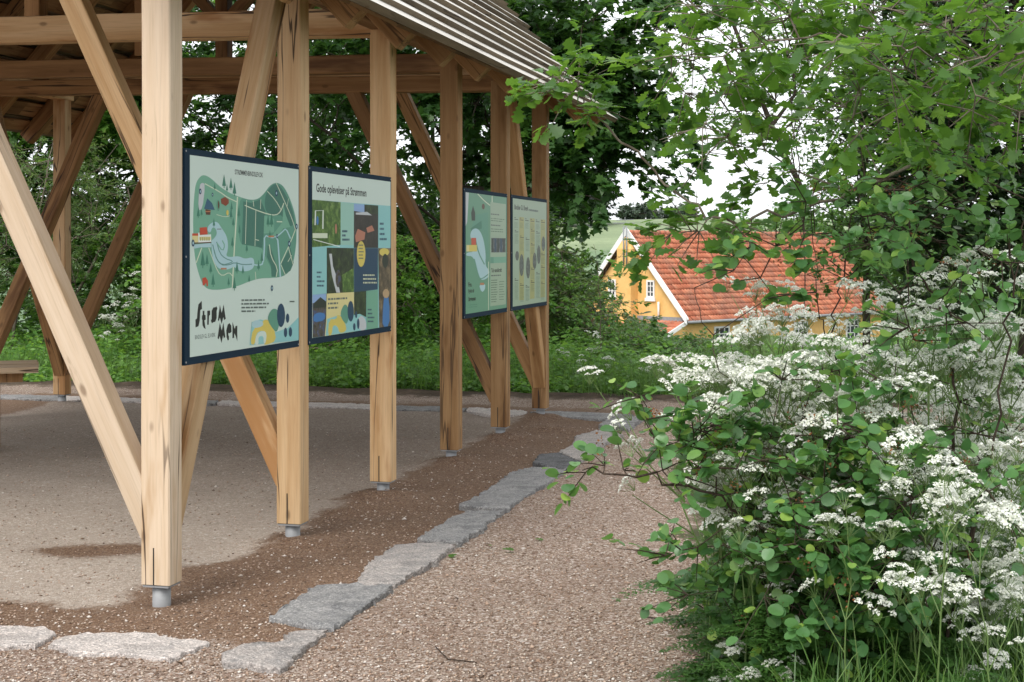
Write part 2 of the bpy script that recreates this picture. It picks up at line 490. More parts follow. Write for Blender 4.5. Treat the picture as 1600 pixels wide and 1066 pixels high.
slabs = [
 ([(-70, 976), (0, 977), (72, 981), (88, 989), (55, 1008), (0, 1009), (-75, 1006)], .025, S_pale, 'pale slab cut off by the left end of the front stone edging'),
 ([(75, 1006), (100, 993), (180, 987), (245, 991), (328, 1004), (308, 1013), (266, 1030), (172, 1022), (110, 1018)], .025, S_pale, 'long pale slab with ragged edge set in gravel in front of nearest post'),
 ([(346, 1021), (382, 1006), (440, 1003), (456, 986), (515, 983), (438, 1045), (392, 1038), (350, 1036)], .025, S_pink, 'tapering pinkish slab at the near corner of the stone edging'),
 ([(420, 963), (495, 915), (558, 911), (618, 912), (564, 953), (522, 982), (470, 976)], .04, S_grey, 'blue grey slab next after the pinkish corner slab'),
 ([(558, 909), (575, 880), (618, 851), (668, 847), (713, 850), (668, 883), (617, 913), (570, 914)], .045, S_pink, 'pinkish grey slab with a rounded inner end and a chipped hollow'),
 ([(652, 842), (700, 812), (730, 798), (788, 797), (760, 819), (716, 848)], .045, S_grey, 'smooth mid grey slab just before the dark open joint'),
 ([(717, 789), (735, 780), (762, 765), (800, 736), (835, 729), (888, 731), (862, 750), (788, 796)], .05, S_grey, 'longest grey slab with layered surface in the row beside the posts'),
 ([(832, 723), (842, 710), (872, 707), (906, 721), (888, 734), (850, 728)], .05, S_dark, 'small nearly black slab wedged across the row of edging stones'),
 ([(873, 706), (895, 695), (900, 681), (945, 668), (974, 679), (940, 696), (908, 719)], .055, S_pink, 'lighter slab between the black stone and the far corner slab'),
 ([(935, 664), (947, 655), (1007, 649), (982, 671), (962, 666)], .07, S_grey, 'flat grey slab at the far right corner of the edging'),
 ([(828, 643.5), (860, 642.5), (990, 648), (935, 655), (880, 651)], .04, S_grey, 'thin slab running left from the far right corner slab'),
 ([(732, 637), (790, 638.5), (824, 643), (815, 649), (760, 647), (728, 642)], .04, S_pale, 'pale slab in the rear edging seen between the two far posts'),
 ([(618, 634), (690, 635.5), (729, 638), (724, 643), (660, 642), (615, 640)], .03, S_grey, 'rear edging slab seen between third and fourth posts'),
 ([(480, 629), (545, 630.5), (614, 634), (610, 640), (545, 638), (478, 635)], .03, S_pale, 'rear edging slab seen left of the third post'),
 ([(345, 626), (420, 627.5), (476, 630), (474, 635), (400, 634), (340, 631)], .03, S_pale, 'rear edging slab seen left of the second post'),
 ([(230, 623), (300, 624), (341, 626), (337, 631), (280, 630), (226, 628)], .03, S_grey, 'rear edging slab passing behind the nearest post'),
 ([(100, 619), (170, 620.5), (226, 623), (222, 628.5), (160, 627), (96, 625)], .03, S_pale, 'rear edging slab just right of the far left post foot'),
 ([(-30, 616), (40, 617), (96, 619), (92, 625), (30, 623), (-35, 621)], .03, S_grey, 'rear edging slab just left of the far left post foot'),
]
for i, (pl, z, m_, lb) in enumerate(slabs): slab(pl, z, m_, lb, 100 + i)

# ------------------------------------------------------------------ timber shelter
VC, UC = (VP_ + VQ) / 2, (POST_U[0] + POST_U[-1]) / 2
O_ = vu(VC, UC)
shelter = empty('timber_shelter', O_, 'open oak timber shelter with leaning braces and a weathered board roof', 'shelter', rot=(0, 0, -TH))


def S(v, u, z): return Vector((v - VC, u - UC, z))       # shelter-local point


def beam(name, p0, p1, w_, d_, side, mat, parent=shelter, ch=.006):
    """chamfered timber from p0 to p1; w_ across 'side', d_ across the other way; long axis is the piece's own z"""
    p0, p1 = Vector(p0), Vector(p1)
    z = (p1 - p0); L = z.length; z.normalize()
    x = Vector(side); x = (x - z * x.dot(z)).normalized(); y = z.cross(x)
    a, b = w_ / 2, d_ / 2
    pr = [(-a + ch, -b), (a - ch, -b), (a, -b + ch), (a, b - ch), (a - ch, b), (-a + ch, b), (-a, b - ch), (-a, -b + ch)]
    m = MB(); K = max(2, int(L / .6)); rs = random.Random(int(L * 1e4) + len(bpy.data.objects))
    bow = [(0, 0) if j in (0, K) else (rs.gauss(0, .0022), rs.gauss(0, .0022)) for j in range(K + 1)]
    for k in range(K + 1):
        for (px, py) in pr: m.v.append((px + bow[k][0], py + bow[k][1], -L / 2 + L * k / K))
    for k in range(K):
        for i in range(8):
            j = (i + 1) % 8
            m.f.append((k * 8 + i, k * 8 + j, k * 8 + 8 + j, k * 8 + 8 + i)); m.m.append(0)
    m.f.append(tuple(reversed(range(8)))); m.f.append(tuple(K * 8 + i for i in range(8))); m.m += [0, 0]
    o_ = m.build(name, mat, parent)
    mt = Matrix((x, y, z)).transposed().to_4x4(); mt.translation = (p0 + p1) / 2
    o_.matrix_local = mt
    return o_


PW, PD = .145, .125
ZPL = 3.10; DZQ = .12


def foot(parent_post, L):
    m = MB()
    m.tube([(0, 0, -L / 2 - .20), (0, 0, -L / 2 - .0126)], .042, 20)
    f = m.build('post_foot', M['steel'], parent_post, True)
    m = MB(); m.box(-.064, .064, -.058, .058, -L / 2 - .0125, -L / 2 - .0035)
    m.build('base_plate', M['steel'], parent_post)
    m = MB(); m.box(-.066, .066, -.057, .057, -L / 2 - .0034, -L / 2 - .0001); m.build('dark_gap_strip', M['slot'], parent_post)  # added near-black strip, stands in for the dark gap under the post
    m = MB(); m.box(-.0105, -.0045, -PD / 2 - .0016, PD / 2 + .0016, -L / 2 - .0, -L / 2 + .17)
    m.build('knife_plate', M['slot'], parent_post)


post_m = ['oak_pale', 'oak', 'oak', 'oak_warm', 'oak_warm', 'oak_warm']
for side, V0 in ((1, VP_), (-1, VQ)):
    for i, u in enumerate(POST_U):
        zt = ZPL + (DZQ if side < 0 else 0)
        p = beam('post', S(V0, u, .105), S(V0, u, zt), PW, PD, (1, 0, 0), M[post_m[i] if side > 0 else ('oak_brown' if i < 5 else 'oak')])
        foot(p, zt - .105)
# leaning braces across the shelter on the first two and last two frames of each side
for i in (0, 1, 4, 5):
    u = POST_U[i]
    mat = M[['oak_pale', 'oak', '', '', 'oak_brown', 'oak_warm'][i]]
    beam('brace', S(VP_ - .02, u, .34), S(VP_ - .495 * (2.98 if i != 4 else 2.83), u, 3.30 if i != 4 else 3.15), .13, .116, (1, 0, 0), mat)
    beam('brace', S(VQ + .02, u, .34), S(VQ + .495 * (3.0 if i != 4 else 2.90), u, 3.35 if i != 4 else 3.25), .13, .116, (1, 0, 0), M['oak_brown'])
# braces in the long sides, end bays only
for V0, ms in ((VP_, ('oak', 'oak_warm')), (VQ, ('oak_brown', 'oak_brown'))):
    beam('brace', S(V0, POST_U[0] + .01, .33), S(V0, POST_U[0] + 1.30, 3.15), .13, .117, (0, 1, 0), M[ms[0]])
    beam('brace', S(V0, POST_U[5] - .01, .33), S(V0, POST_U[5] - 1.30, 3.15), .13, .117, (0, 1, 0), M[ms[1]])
# wall plates
beam('wall_plate', S(VP_, 5.42, ZPL + .07), S(VP_, 14.6, ZPL + .07), .135, .139, (1, 0, 0), M['oak_brown'])
beam('wall_plate', S(VQ, 5.42, ZPL + DZQ + .07), S(VQ, 13.70, ZPL + DZQ + .07), .135, .139, (1, 0, 0), M['oak'])
# tie beams
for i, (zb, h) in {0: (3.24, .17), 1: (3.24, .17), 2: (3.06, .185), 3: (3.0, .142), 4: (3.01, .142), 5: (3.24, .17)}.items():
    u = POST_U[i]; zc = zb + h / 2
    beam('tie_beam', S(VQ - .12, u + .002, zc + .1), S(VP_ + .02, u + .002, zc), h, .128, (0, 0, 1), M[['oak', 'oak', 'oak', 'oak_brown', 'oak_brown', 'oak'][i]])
# roof geometry: underside of rafters rises from the eave to the ridge
PITCH = 1.072
def zu_p(V): return 3.15 + PITCH * (V - 3.19)              # V = distance left of the view axis, right slope
VR = 5.86
ZR = zu_p(VR)
PQ = (ZR - (3.15 + DZQ)) / (8.53 - VR)
def zu_q(V): return ZR - PQ * (V - VR)
# king posts and their struts
for i in (2, 3, 4, 5):
    u = POST_U[i]; zb = (3.06 + .185, 3.0 + .165, 3.02 + .165, 3.41)[i - 2] + .05
    beam('king_post', S(-VR, u, zb), S(-VR, u, ZR - .02), .12, .12, (1, 0, 0), M['oak_brown'])
    beam('strut', S(-VR + .05, u, zb + .5), S(-VR + 1.05, u, zb + 1.52), .1, .1, (0, 1, 0), M['oak_brown'])
    beam('strut', S(-VR - .05, u, zb + .5), S(-VR - 1.05, u, zb + 1.52), .1, .1, (0, 1, 0), M['oak_brown'])
RAF = [7.65 + .884 * k for k in range(-2, 8)] + [14.62]
al = math.atan(PITCH); aq = math.atan(PQ); RD = .15
for k, u in enumerate(RAF):
    n_ = Vector((math.sin(al), 0, math.cos(al)))
    a = S(-2.95, u, zu_p(2.95)) + n_ * RD / 2; b = S(-VR - .02, u, zu_p(VR + .02)) + n_ * RD / 2
    beam('rafter', a, b, RD, .115, (math.sin(al), 0, math.cos(al)), M['oak_warm'])
    n_ = Vector((-math.sin(aq), 0, math.cos(aq)))
    a = S(-9.0, u, zu_q(9.0)) + n_ * RD / 2; b = S(-VR + .02, u, zu_q(VR - .02)) + n_ * RD / 2
    beam('rafter', a, b, RD, .115, (math.sin(aq), 0, -math.cos(aq)), M['oak_brown'])
beam('ridge_beam', S(-VR, 5.5, ZR + .03), S(-VR, 14.66, ZR + .03), .1, .16, (1, 0, 0), M['oak_brown'])


def roof_slope(sgn, V_e, Vtop, zf, ang, seed):
    rs = random.Random(seed)
    m = MB(); ms = MB()
    ex = Vector((-sgn * math.cos(ang), 0, math.sin(ang)))     # up the slope
    nn = Vector((sgn * math.sin(ang), 0, math.cos(ang)))
    base = S(-V_e, 0, zf(V_e)) + nn * RD
    L = abs(Vtop - V_e) / math.cos(ang)
    s = 0.0
    # sheathing of waney boards under the weatherboards
    while s < L:
        w_ = rs.uniform(.17, .26)
        e = min(s + w_ - .006, L)
        r0, r1 = base + ex * (s + .05), base + ex * e
        K = 24; us = [5.38 + (14.66 - 5.38) * j / K for j in range(K + 1)]
        wv = [rs.gauss(0, .006) for _ in us]
        for j in range(K):
            a, b = us[j] - UC, us[j + 1] - UC
            q = []
            for (uu, wj) in ((a, wv[j]), (b, wv[j + 1])):
                q.append([r0 + ex * wj, r1 + ex * wj, r1 + ex * wj + nn * .022, r0 + ex * wj + nn * .022])
            n0 = len(ms.v)
            for pts, uu in ((q[0], a), (q[1], b)):
                ms.v += [(p.x, uu, p.z) for p in pts]
            for i in range(4):
                i2 = (i + 1) % 4
                ms.f.append((n0 + i, n0 + i2, n0 + 4 + i2, n0 + 4 + i)); ms.m.append(0)
            if j == 0: ms.f.append((n0 + 3, n0 + 2, n0 + 1, n0)); ms.m.append(0)
            if j == K - 1: ms.f.append((n0 + 4, n0 + 5, n0 + 6, n0 + 7)); ms.m.append(0)
        s += w_
    s = -.02
    while s < L - .02:
        u0, u1 = 5.32 + rs.uniform(-.015, .015), 14.74 + rs.uniform(-.02, .02)
        dz = rs.gauss(0, .003)
        a0, a1 = base + ex * s + nn * (.046 + dz), base + ex * (s + .235) + nn * (.024 + dz)
        b1, b0 = a1 + nn * .020, a0 + nn * .052
        K = 9; n0 = len(m.v)
        for j in range(K + 1):
            uu = u0 + (u1 - u0) * j / K - UC
            off = nn * rs.gauss(0, .0022)
            m.v += [((p + off).x, uu, (p + off).z) for p in (a0, a1, b1, b0)]
        for j in range(K):
            for i in range(4):
                i2 = (i + 1) % 4
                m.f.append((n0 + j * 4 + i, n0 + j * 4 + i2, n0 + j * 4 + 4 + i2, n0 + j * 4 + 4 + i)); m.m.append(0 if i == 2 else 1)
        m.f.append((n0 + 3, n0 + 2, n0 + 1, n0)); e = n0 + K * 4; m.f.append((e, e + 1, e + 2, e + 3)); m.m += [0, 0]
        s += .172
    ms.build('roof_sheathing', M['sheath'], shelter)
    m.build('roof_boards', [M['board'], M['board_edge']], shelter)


roof_slope(1, 2.89, VR, zu_p, al, 3)
roof_slope(-1, 9.0, VR, zu_q, aq, 4)

# ------------------------------------------------------------------ timber table inside the shelter, left
tb = empty('picnic_table', at(60, 578, 11.5) * 1.0, 'wooden table under the shelter, only one end showing at the left edge', 'table')
tb.location.z = 0; tb.rotation_euler = (0, 0, R(18))
zt = .70
m = MB()
for k in range(4): m.box(-2.0, 0 - .01 * (k % 2), .2 * k, .2 * k + .192, zt - .045, zt)
m.build('tabletop', M['table'], tb)
m = MB(); m.box(-1.95, -.12, .12, .2, zt - .125, zt - .0455); m.box(-1.95, -.12, .6, .68, zt - .125, zt - .0455)
m.build('bearer', M['oak_brown'], tb)
for x in (-.35, -1.7):
    for y in (.16, .64):
        m = MB(); m.box(x - .045, x + .045, y - .035, y + .035, -.02, zt - .1255); m.build('leg', M['oak_brown'], tb)
# ------------------------------------------------------------------ information boards
def ink(name, c, rough=.38):
    t = NT('print_' + name); nz = t.noise(t.obj(), 3.0, 2)
    return t.finish(t.mix(t.math('MULTIPLY', nz, .06), c, tuple(x * .6 for x in c)), rough, spec=.35)


def photo_mat(name, stops, scale=14, stretch=(1, 1, 1)):
    t = NT('photo_print_' + name)
    o = t.obj()
    n1 = t.noise(t.mapping(o, stretch), scale, 6, .72)
    return t.finish(t.ramp(n1, stops), .4, spec=.35)


IK = {k: ink(k, c) for k, c in dict(
    mint=(.56, .66, .60), white=(.72, .76, .72), green=(.16, .37, .26), green_mid=(.10, .28, .20), green_dark=(.05, .165, .125), pine=(.045, .19, .13),
    road=(.60, .66, .50), river=(.38, .56, .60), river_dark=(.10, .25, .22), navy=(.012, .045, .10), black=(.012, .012, .013), yellow=(.62, .50, .11),
    cream=(.66, .58, .27), red=(.50, .06, .025), rust=(.22, .05, .02), blue=(.03, .10, .17), aqua=(.25, .52, .52), lilac=(.50, .52, .54), teal=(.30, .52, .44),
    brown=(.10, .04, .02), orange=(.45, .18, .08), ochre=(.36, .36, .14), sage=(.32, .42, .31), sage2=(.20, .38, .26), greytext=(.10, .13, .12), paletext=(.50, .52, .36),  # sheet tone of the far boards, darkened to carry the roof's shade
    shaded_leafgreen=(.12, .29, .19), denim=(.05, .17, .42), skin=(.45, .30, .17), pinkwood=(.42, .17, .11), shade=(.02, .025, .02), skyblue=(.25, .38, .62), sagetext=(.09, .16, .10)).items()}  # green ground of the third board is darkened for shade likewise
PH = dict(
    meadow=photo_mat('meadow', [(.3, (.02, .05, .01)), (.5, (.06, .13, .02)), (.62, (.16, .26, .06)), (.75, (.4, .45, .3))], 16),
    dark=photo_mat('dark_wood', [(.35, (.006, .01, .006)), (.55, (.03, .045, .018)), (.7, (.08, .11, .03)), (.85, (.3, .3, .28))], 18),
    shed=photo_mat('shed', [(.35, (.02, .016, .016)), (.6, (.045, .035, .032)), (.75, (.12, .1, .07))], 12),
    crowd=photo_mat('people', [(.36, (.012, .012, .012)), (.5, (.09, .07, .05)), (.6, (.03, .06, .17)), (.72, (.32, .29, .26))], 26),
    hall=photo_mat('hall', [(.3, (.02, .012, .008)), (.5, (.10, .07, .045)), (.65, (.25, .18, .10)), (.8, (.5, .45, .35))], 14),
    strip=photo_mat('strip', [(.3, (.01, .012, .02)), (.5, (.05, .05, .07)), (.58, (.22, .24, .27)), (.75, (.03, .04, .08))], 22, (3, 1, 1)),
    oval=photo_mat('oval', [(.3, (.02, .025, .03)), (.5, (.07, .08, .08)), (.7, (.22, .24, .22))], 30))
FONT = None


class Board:
    def __init__(s, u0, u1, zb, zt_, corners, ins, label):
        s.w, s.h = u1 - u0, zt_ - zb
        s.root = empty('info_board', vu(-3.165, (u0 + u1) / 2, zb), label, 'info board', 'information boards fixed between the posts')
        s.root.rotation_euler = Matrix(((SN, 0, CS), (CS, 0, -SN), (0, 1, 0))).to_euler()
        l, r, b, t = ins
        s.x0, s.x1, s.y0, s.y1 = -s.w / 2 + l, s.w / 2 - r, b, s.h - t
        m = MB(); c = .004
        w2 = s.w / 2
        m.box(-w2, w2, 0, s.h, -.032, -.0005)
        o_ = m.build('board', M['navy'], s.root)
        m = MB()
        for (x, y) in [(-w2 + .012, .014), (w2 - .012, .014), (-w2 + .012, s.h - .014), (w2 - .012, s.h - .014), (-w2 + .012, s.h * .5), (w2 - .008, s.h * .5)]:
            m = MB(); m.tube([(x, y, -.001), (x, y, .002)], .005, 8); m.build('screw', M['steel'], s.root)
        src = np.array(corners, float)          # TL TR BR BL in photo pixels
        dst = np.array([(s.x0, s.y1), (s.x1, s.y1), (s.x1, s.y0), (s.x0, s.y0)])
        A = []; bb = []
        for (x, y), (X, Y) in zip(src, dst):
            A += [[x, y, 1, 0, 0, 0, -X * x, -X * y], [0, 0, 0, x, y, 1, -Y * x, -Y * y]]; bb += [X, Y]
        s.H = np.append(np.linalg.solve(np.array(A), np.array(bb)), 1).reshape(3, 3)
        s.crop = (0, 0, 1)
        s.mats = []; s.m = MB(); s.z = 0.0003; s.z0 = .0003
        s.m.poly([(s.x0, s.y0, s.z), (s.x1, s.y0, s.z), (s.x1, s.y1, s.z), (s.x0, s.y1, s.z)], s.mi(IK['mint']))

    def mi(s, mat):
        if mat not in s.mats: s.mats.append(mat)
        return s.mats.index(mat)

    def q(s, x, y):
        ox, oy, k = s.crop
        p = s.H @ np.array([ox + x / k, oy + y / k, 1.0]); return p[0] / p[2], p[1] / p[2]

    def up(s): s.z += .00002

    def poly(s, pts, mat, up=True):
        P = [s.q(*p) for p in pts]
        P = [(min(max(x, s.x0), s.x1), min(max(y, s.y0), s.y1)) for x, y in P]
        a = sum(P[i][0] * P[(i + 1) % len(P)][1] - P[(i + 1) % len(P)][0] * P[i][1] for i in range(len(P)))
        if a < 0: P.reverse()
        if up: s.up()
        s.m.poly([(x, y, s.z) for x, y in P], s.mi(mat))

    def rect(s, x0, y0, x1, y1, mat, up=True): s.poly([(x0, y0), (x1, y0), (x1, y1), (x0, y1)], mat, up)

    def smooth(s, pts, mat, it=2):
        P = list(pts)
        for _ in range(it):
            Q = []
            for i in range(len(P)):
                a, b = P[i], P[(i + 1) % len(P)]
                Q += [(a[0] * .75 + b[0] * .25, a[1] * .75 + b[1] * .25), (a[0] * .25 + b[0] * .75, a[1] * .25 + b[1] * .75)]
            P = Q
        s.poly(P, mat)

    def line(s, pts, wd, mat, it=1):
        P = [np.array(p, float) for p in pts]
        for _ in range(it):
            if len(P) < 3: break
            Q = [P[0]]
            for i in range(len(P) - 1): Q += [P[i] * .75 + P[i + 1] * .25, P[i] * .25 + P[i + 1] * .75]
            P = Q + [P[-1]]
        Lp, Rp = [], []
        for i, p in enumerate(P):
            d = P[min(i + 1, len(P) - 1)] - P[max(i - 1, 0)]; d = d / (np.hypot(*d) + 1e-9)
            n_ = np.array([-d[1], d[0]]) * wd / 2
            Lp.append(p + n_); Rp.append(p - n_)
        s.up()
        for i in range(len(P) - 1):
            pts4 = [s.q(*Lp[i]), s.q(*Lp[i + 1]), s.q(*Rp[i + 1]), s.q(*Rp[i])]
            a = sum(pts4[k][0] * pts4[(k + 1) % 4][1] - pts4[(k + 1) % 4][0] * pts4[k][1] for k in range(4))
            if a < 0: pts4.reverse()
            s.m.poly([(x, y, s.z) for x, y in pts4], s.mi(mat))

    def ell(s, x, y, rx, ry, mat, n=20):
        s.poly([(x + rx * math.cos(6.2832 * k / n), y + ry * math.sin(6.2832 * k / n)) for k in range(n)], mat)

    def tree(s, x, y, h, mat):
        s.poly([(x - h * .16, y), (x, y - h), (x + h * .16, y)], mat, False)
        s.poly([(x - .03 * h, y + .2 * h), (x - .03 * h, y), (x + .03 * h, y), (x + .03 * h, y + .2 * h)], mat, False)

    def small(s, x0, y0, x1, y1, rows, mat, seed=1, slope=0., fill=.62, lens=None):
        """lines of print too small to read"""
        rs = random.Random(seed); s.up(); rh = (y1 - y0) / rows
        for k in range(rows):
            ln = (lens[k] if lens else rs.uniform(.75, 1.0)) * (x1 - x0)
            x = x0; ya = y0 + k * rh
            while x < x0 + ln:
                wd = min(rs.uniform(.06, .2) * (x1 - x0), x0 + ln - x)
                o_ = slope * (x - x0); o2 = slope * (x + wd - x0)
                s.poly([(x, ya + o_), (x + wd, ya + o2), (x + wd, ya + rh * fill + o2), (x, ya + rh * fill + o_)], mat, False)
                x += wd + .03 * (x1 - x0)

    def text(s, body, tl, tr, hgt, mat, name, bold=.0, low=True):
        """real lettering stretched to the width and height it has on the sign"""
        cu = bpy.data.curves.new(name, 'FONT'); cu.body = body; cu.size = 1; cu.offset = bold; cu.resolution_u = 3
        to = bpy.data.objects.new(name, cu); col.objects.link(to)
        dg = bpy.context.evaluated_depsgraph_get()
        me_ = bpy.data.meshes.new_from_object(to.evaluated_get(dg))
        bpy.data.objects.remove(to)
        n = len(me_.vertices); co = np.zeros(n * 3, np.float32); me_.vertices.foreach_get('co', co); co = co.reshape(-1, 3)
        lo, hi = co.min(0), co.max(0)
        f = (co - lo) / np.maximum(hi - lo, 1e-6)
        A, B = np.array(s.q(*tl)), np.array(s.q(*tr))
        bl = np.array(s.q(tl[0], tl[1] + hgt)); hh = A[1] - bl[1]
        base = np.array([A[0], A[1] - hh]); xv = np.array([B[0] - A[0], 0])
        P = base[None] + f[:, :1] * xv[None] + f[:, 1:2] * np.array([0, hh])[None]
        s.tz = getattr(s, 'tz', .0)
        out = np.column_stack([P, np.full(n, (.0004 if low else s.z + .00005))]).astype(np.float32)
        me_.vertices.foreach_set('co', out.ravel()); me_.update()
        me_.materials.clear()
        return link_mesh(name, me_, mat, s.root)

    def done(s):
        return s.m.build('printed_sheet', s.mats, s.root)


BZ0, BZ1 = 1.102, 2.118
# --- board 1: the map
b = Board(6.112, 7.462, BZ0, BZ1, [(295.2, 240.3), (466.1, 263.9), (466.1, 537.6), (294.2, 561.9)], (.050, .008, .036, .030),
          'wide map board with the big black lettering, nearest of the boards on the posts')
b.crop = (290, 240, 4.844)
b.smooth([(58, 300), (70, 215), (105, 162), (140, 155), (190, 185), (250, 245), (320, 292), (400, 325), (480, 350), (540, 345), (590, 300), (630, 240), (680, 213), (730, 235), (770, 300), (805, 390), (830, 480), (838, 560), (835, 700), (815, 830), (785, 905), (735, 945), (650, 955), (560, 955), (470, 980), (400, 1010), (320, 1030), (240, 1042), (160, 1038), (120, 1000), (90, 920), (65, 820), (52, 700), (48, 560), (50, 420)], IK['green'], 2)
b.smooth([(390, 325), (480, 350), (540, 345), (590, 300), (630, 240), (680, 213), (730, 235), (770, 300), (805, 390), (830, 480), (838, 560), (835, 700), (815, 830), (785, 905), (735, 945), (650, 955), (645, 880), (600, 800), (580, 720), (470, 700), (390, 690)], IK['green_mid'], 2)
b.poly([(430, 360), (490, 372), (560, 345), (600, 440), (590, 560), (575, 720), (500, 705), (418, 690)], IK['green_dark'])
b.smooth([(590, 330), (640, 240), (690, 222), (740, 280), (800, 400), (825, 520), (800, 560), (740, 540), (730, 470), (690, 470), (600, 455)], IK['green_dark'], 2)
b.poly([(615, 700), (640, 720), (690, 880), (680, 945), (645, 945), (640, 860), (610, 790)], IK['green_dark'])
b.poly([(720, 840), (790, 720), (815, 840), (790, 900), (740, 930)], IK['green_dark'])
b.poly([(590, 470), (640, 480), (665, 500), (665, 600), (585, 610)], IK['green'])
b.poly([(735, 380), (755, 470), (790, 560), (735, 570), (700, 620), (640, 640), (730, 520)], IK['green'])
# roads
for pts, wd in [([(137, 222), (250, 285), (310, 330), (378, 362)], 7), ([(440, 390), (520, 425), (610, 458), (680, 470), (715, 440), (740, 375)], 7), ([(385, 325), (372, 560), (358, 760), (345, 1025)], 9),
                ([(455, 350), (445, 690)], 4), ([(505, 355), (510, 400)], 4), ([(525, 430), (518, 705)], 4), ([(563, 345), (560, 420)], 4), ([(612, 282), (675, 350), (720, 430)], 5),
                ([(682, 222), (740, 350), (800, 490), (828, 580)], 5), ([(775, 340), (765, 400)], 3), ([(828, 580), (790, 680), (715, 845)], 6), ([(775, 720), (810, 850)], 5), ([(800, 780), (770, 830)], 4),
                ([(628, 695), (640, 790), (692, 880), (680, 945)], 6), ([(715, 850), (750, 930)], 5), ([(520, 655), (548, 662)], 6), ([(685, 518), (727, 520)], 8),
                ([(112, 715), (70, 830)], 7), ([(165, 715), (195, 800), (235, 905), (270, 935), (320, 905), (345, 935)], 6), ([(225, 460), (290, 480), (330, 470)], 4), ([(520, 905), (525, 965)], 4)]:
    b.line(pts, wd, IK['road'])
# water
b.smooth([(95, 235), (118, 212), (140, 230), (118, 420), (85, 425)], IK['lilac'], 1)
b.smooth([(155, 590), (160, 545), (200, 515), (235, 518), (260, 560), (300, 620), (312, 680), (310, 740), (295, 780), (330, 790), (390, 780), (440, 805), (500, 790), (515, 830), (505, 880), (460, 900), (400, 900), (355, 860), (330, 880), (270, 890), (225, 865), (195, 800), (185, 700), (185, 660), (210, 640), (230, 605), (215, 560), (190, 560), (180, 600)], IK['river'], 2)
b.poly([(50, 690), (180, 680), (185, 712), (100, 712), (55, 722)], IK['river'])
b.line([(510, 850), (545, 855), (580, 845), (590, 720), (590, 620), (640, 645), (690, 630), (700, 760), (712, 948)], 11, IK['river'])
b.line([(690, 630), (730, 595), (755, 570), (790, 650)], 9, IK['river'])
b.line([(225, 670), (250, 760), (290, 800), (350, 820), (330, 835), (270, 850), (225, 810), (205, 730)], 7, IK['river_dark'])
b.line([(195, 690), (215, 780), (255, 850), (320, 850), (360, 830), (430, 850), (495, 845)], 7, IK['river_dark'])
b.line([(228, 680), (270, 745), (288, 700), (268, 660)], 8, IK['green'])
b.line([(228, 572), (262, 572)], 5, IK['brown'])
for (x, y, h) in [(283, 240, 90), (335, 255, 80), (362, 300, 90), (305, 275, 50), (205, 545, 60), (120, 850, 110), (152, 840, 80), (180, 900, 70), (198, 1000, 90), (360, 1030, 90), (380, 900, 80), (425, 910, 60), (473, 975, 50), (545, 880, 70), (570, 820, 70), (316, 1000, 60), (87, 470, 70), (112, 460, 50), (618, 540, 80), (645, 540, 90), (632, 640, 60), (335, 480, 70), (352, 540, 60), (400, 600, 60), (395, 470, 70), (340, 420, 60), (455, 740, 60), (212, 260, 45), (345, 700, 70)]:
    b.tree(x, y, h, IK['pine'])
# buildings on the map
b.poly([(130, 415), (140, 385), (155, 335), (190, 370), (212, 425), (170, 420)], IK['blue']); b.poly([(140, 418), (180, 425), (178, 462), (145, 460)], IK['brown']); b.rect(140, 432, 178, 440, IK['orange'])
b.poly([(258, 340), (290, 325), (318, 345), (318, 375), (295, 395), (262, 375)], IK['rust']); b.ell(238, 390, 12, 45, IK['green_mid']); b.ell(241, 385, 6, 30, IK['brown']); b.ell(308, 447, 9, 22, IK['yellow'])
b.poly([(40, 610), (85, 608), (85, 672), (42, 675)], IK['cream']); b.rect(40, 604, 86, 622, IK['red']); b.poly([(85, 598), (95, 598), (97, 618), (182, 612), (185, 670), (86, 674)], IK['white'])
b.rect(92, 630, 180, 655, IK['cream']); b.poly([(97, 560), (150, 556), (158, 612), (98, 616)], IK['red'])
for k in range(5): b.rect(98 + 16 * k, 634, 108 + 16 * k, 660, IK['ochre'], k == 0)
b.poly([(40, 676), (184, 670), (184, 678), (40, 684)], IK['brown'])
b.poly([(115, 950), (140, 942), (158, 970), (158, 1010), (148, 1012), (145, 985), (130, 1005), (118, 1005)], IK['red'])
for x, y in ((278, 878), (642, 632)): b.rect(x - 22, y - 6, x + 22, y + 6, IK['orange'])
for x, y, r_ in [(102, 282, 9), (682, 298, 10), (836, 557, 9), (46, 678, 11), (780, 690, 10), (686, 630, 7), (647, 1033, 9), (195, 307, 6)]:
    b.ell(x, y, r_, r_ * 2.5, IK['navy']); b.ell(x, y, r_ * .45, r_ * 1.1, IK['river'])
b.crop = (280, 220, 2.96)
b.small(282, 742, 410, 812, 4, IK['greytext'], 3, -.0, .42, [.85, 1, .9, .5])
b.small(508, 752, 536, 762, 1, IK['greytext'], 4)
# coloured shapes at the lower right
b.poly([(320, 960), (330, 850), (370, 838), (420, 850), (440, 900), (500, 880), (550, 830), (550, 940)], IK['aqua'])
b.smooth([(322, 955), (335, 880), (375, 868), (385, 838), (410, 842), (435, 885), (445, 940), (400, 960), (385, 955), (395, 900), (375, 890), (350, 905), (345, 958)], IK['yellow'], 1)
b.smooth([(342, 958), (352, 905), (385, 890), (400, 905), (395, 950), (385, 955), (385, 915), (360, 920), (362, 958)], IK['mint'], 1)
b.smooth([(325, 860), (350, 838), (385, 850), (380, 872), (340, 880)], IK['river'], 1)
b.smooth([(402, 840), (415, 800), (435, 785), (458, 800), (462, 850), (448, 905), (425, 880)], IK['green_mid'], 2)
for x, y, rx, ry in ((467, 820, 19, 56), (498, 834, 8, 22), (488, 902, 8, 23), (511, 900, 8, 23)): b.ell(x, y, rx, ry, IK['navy'])
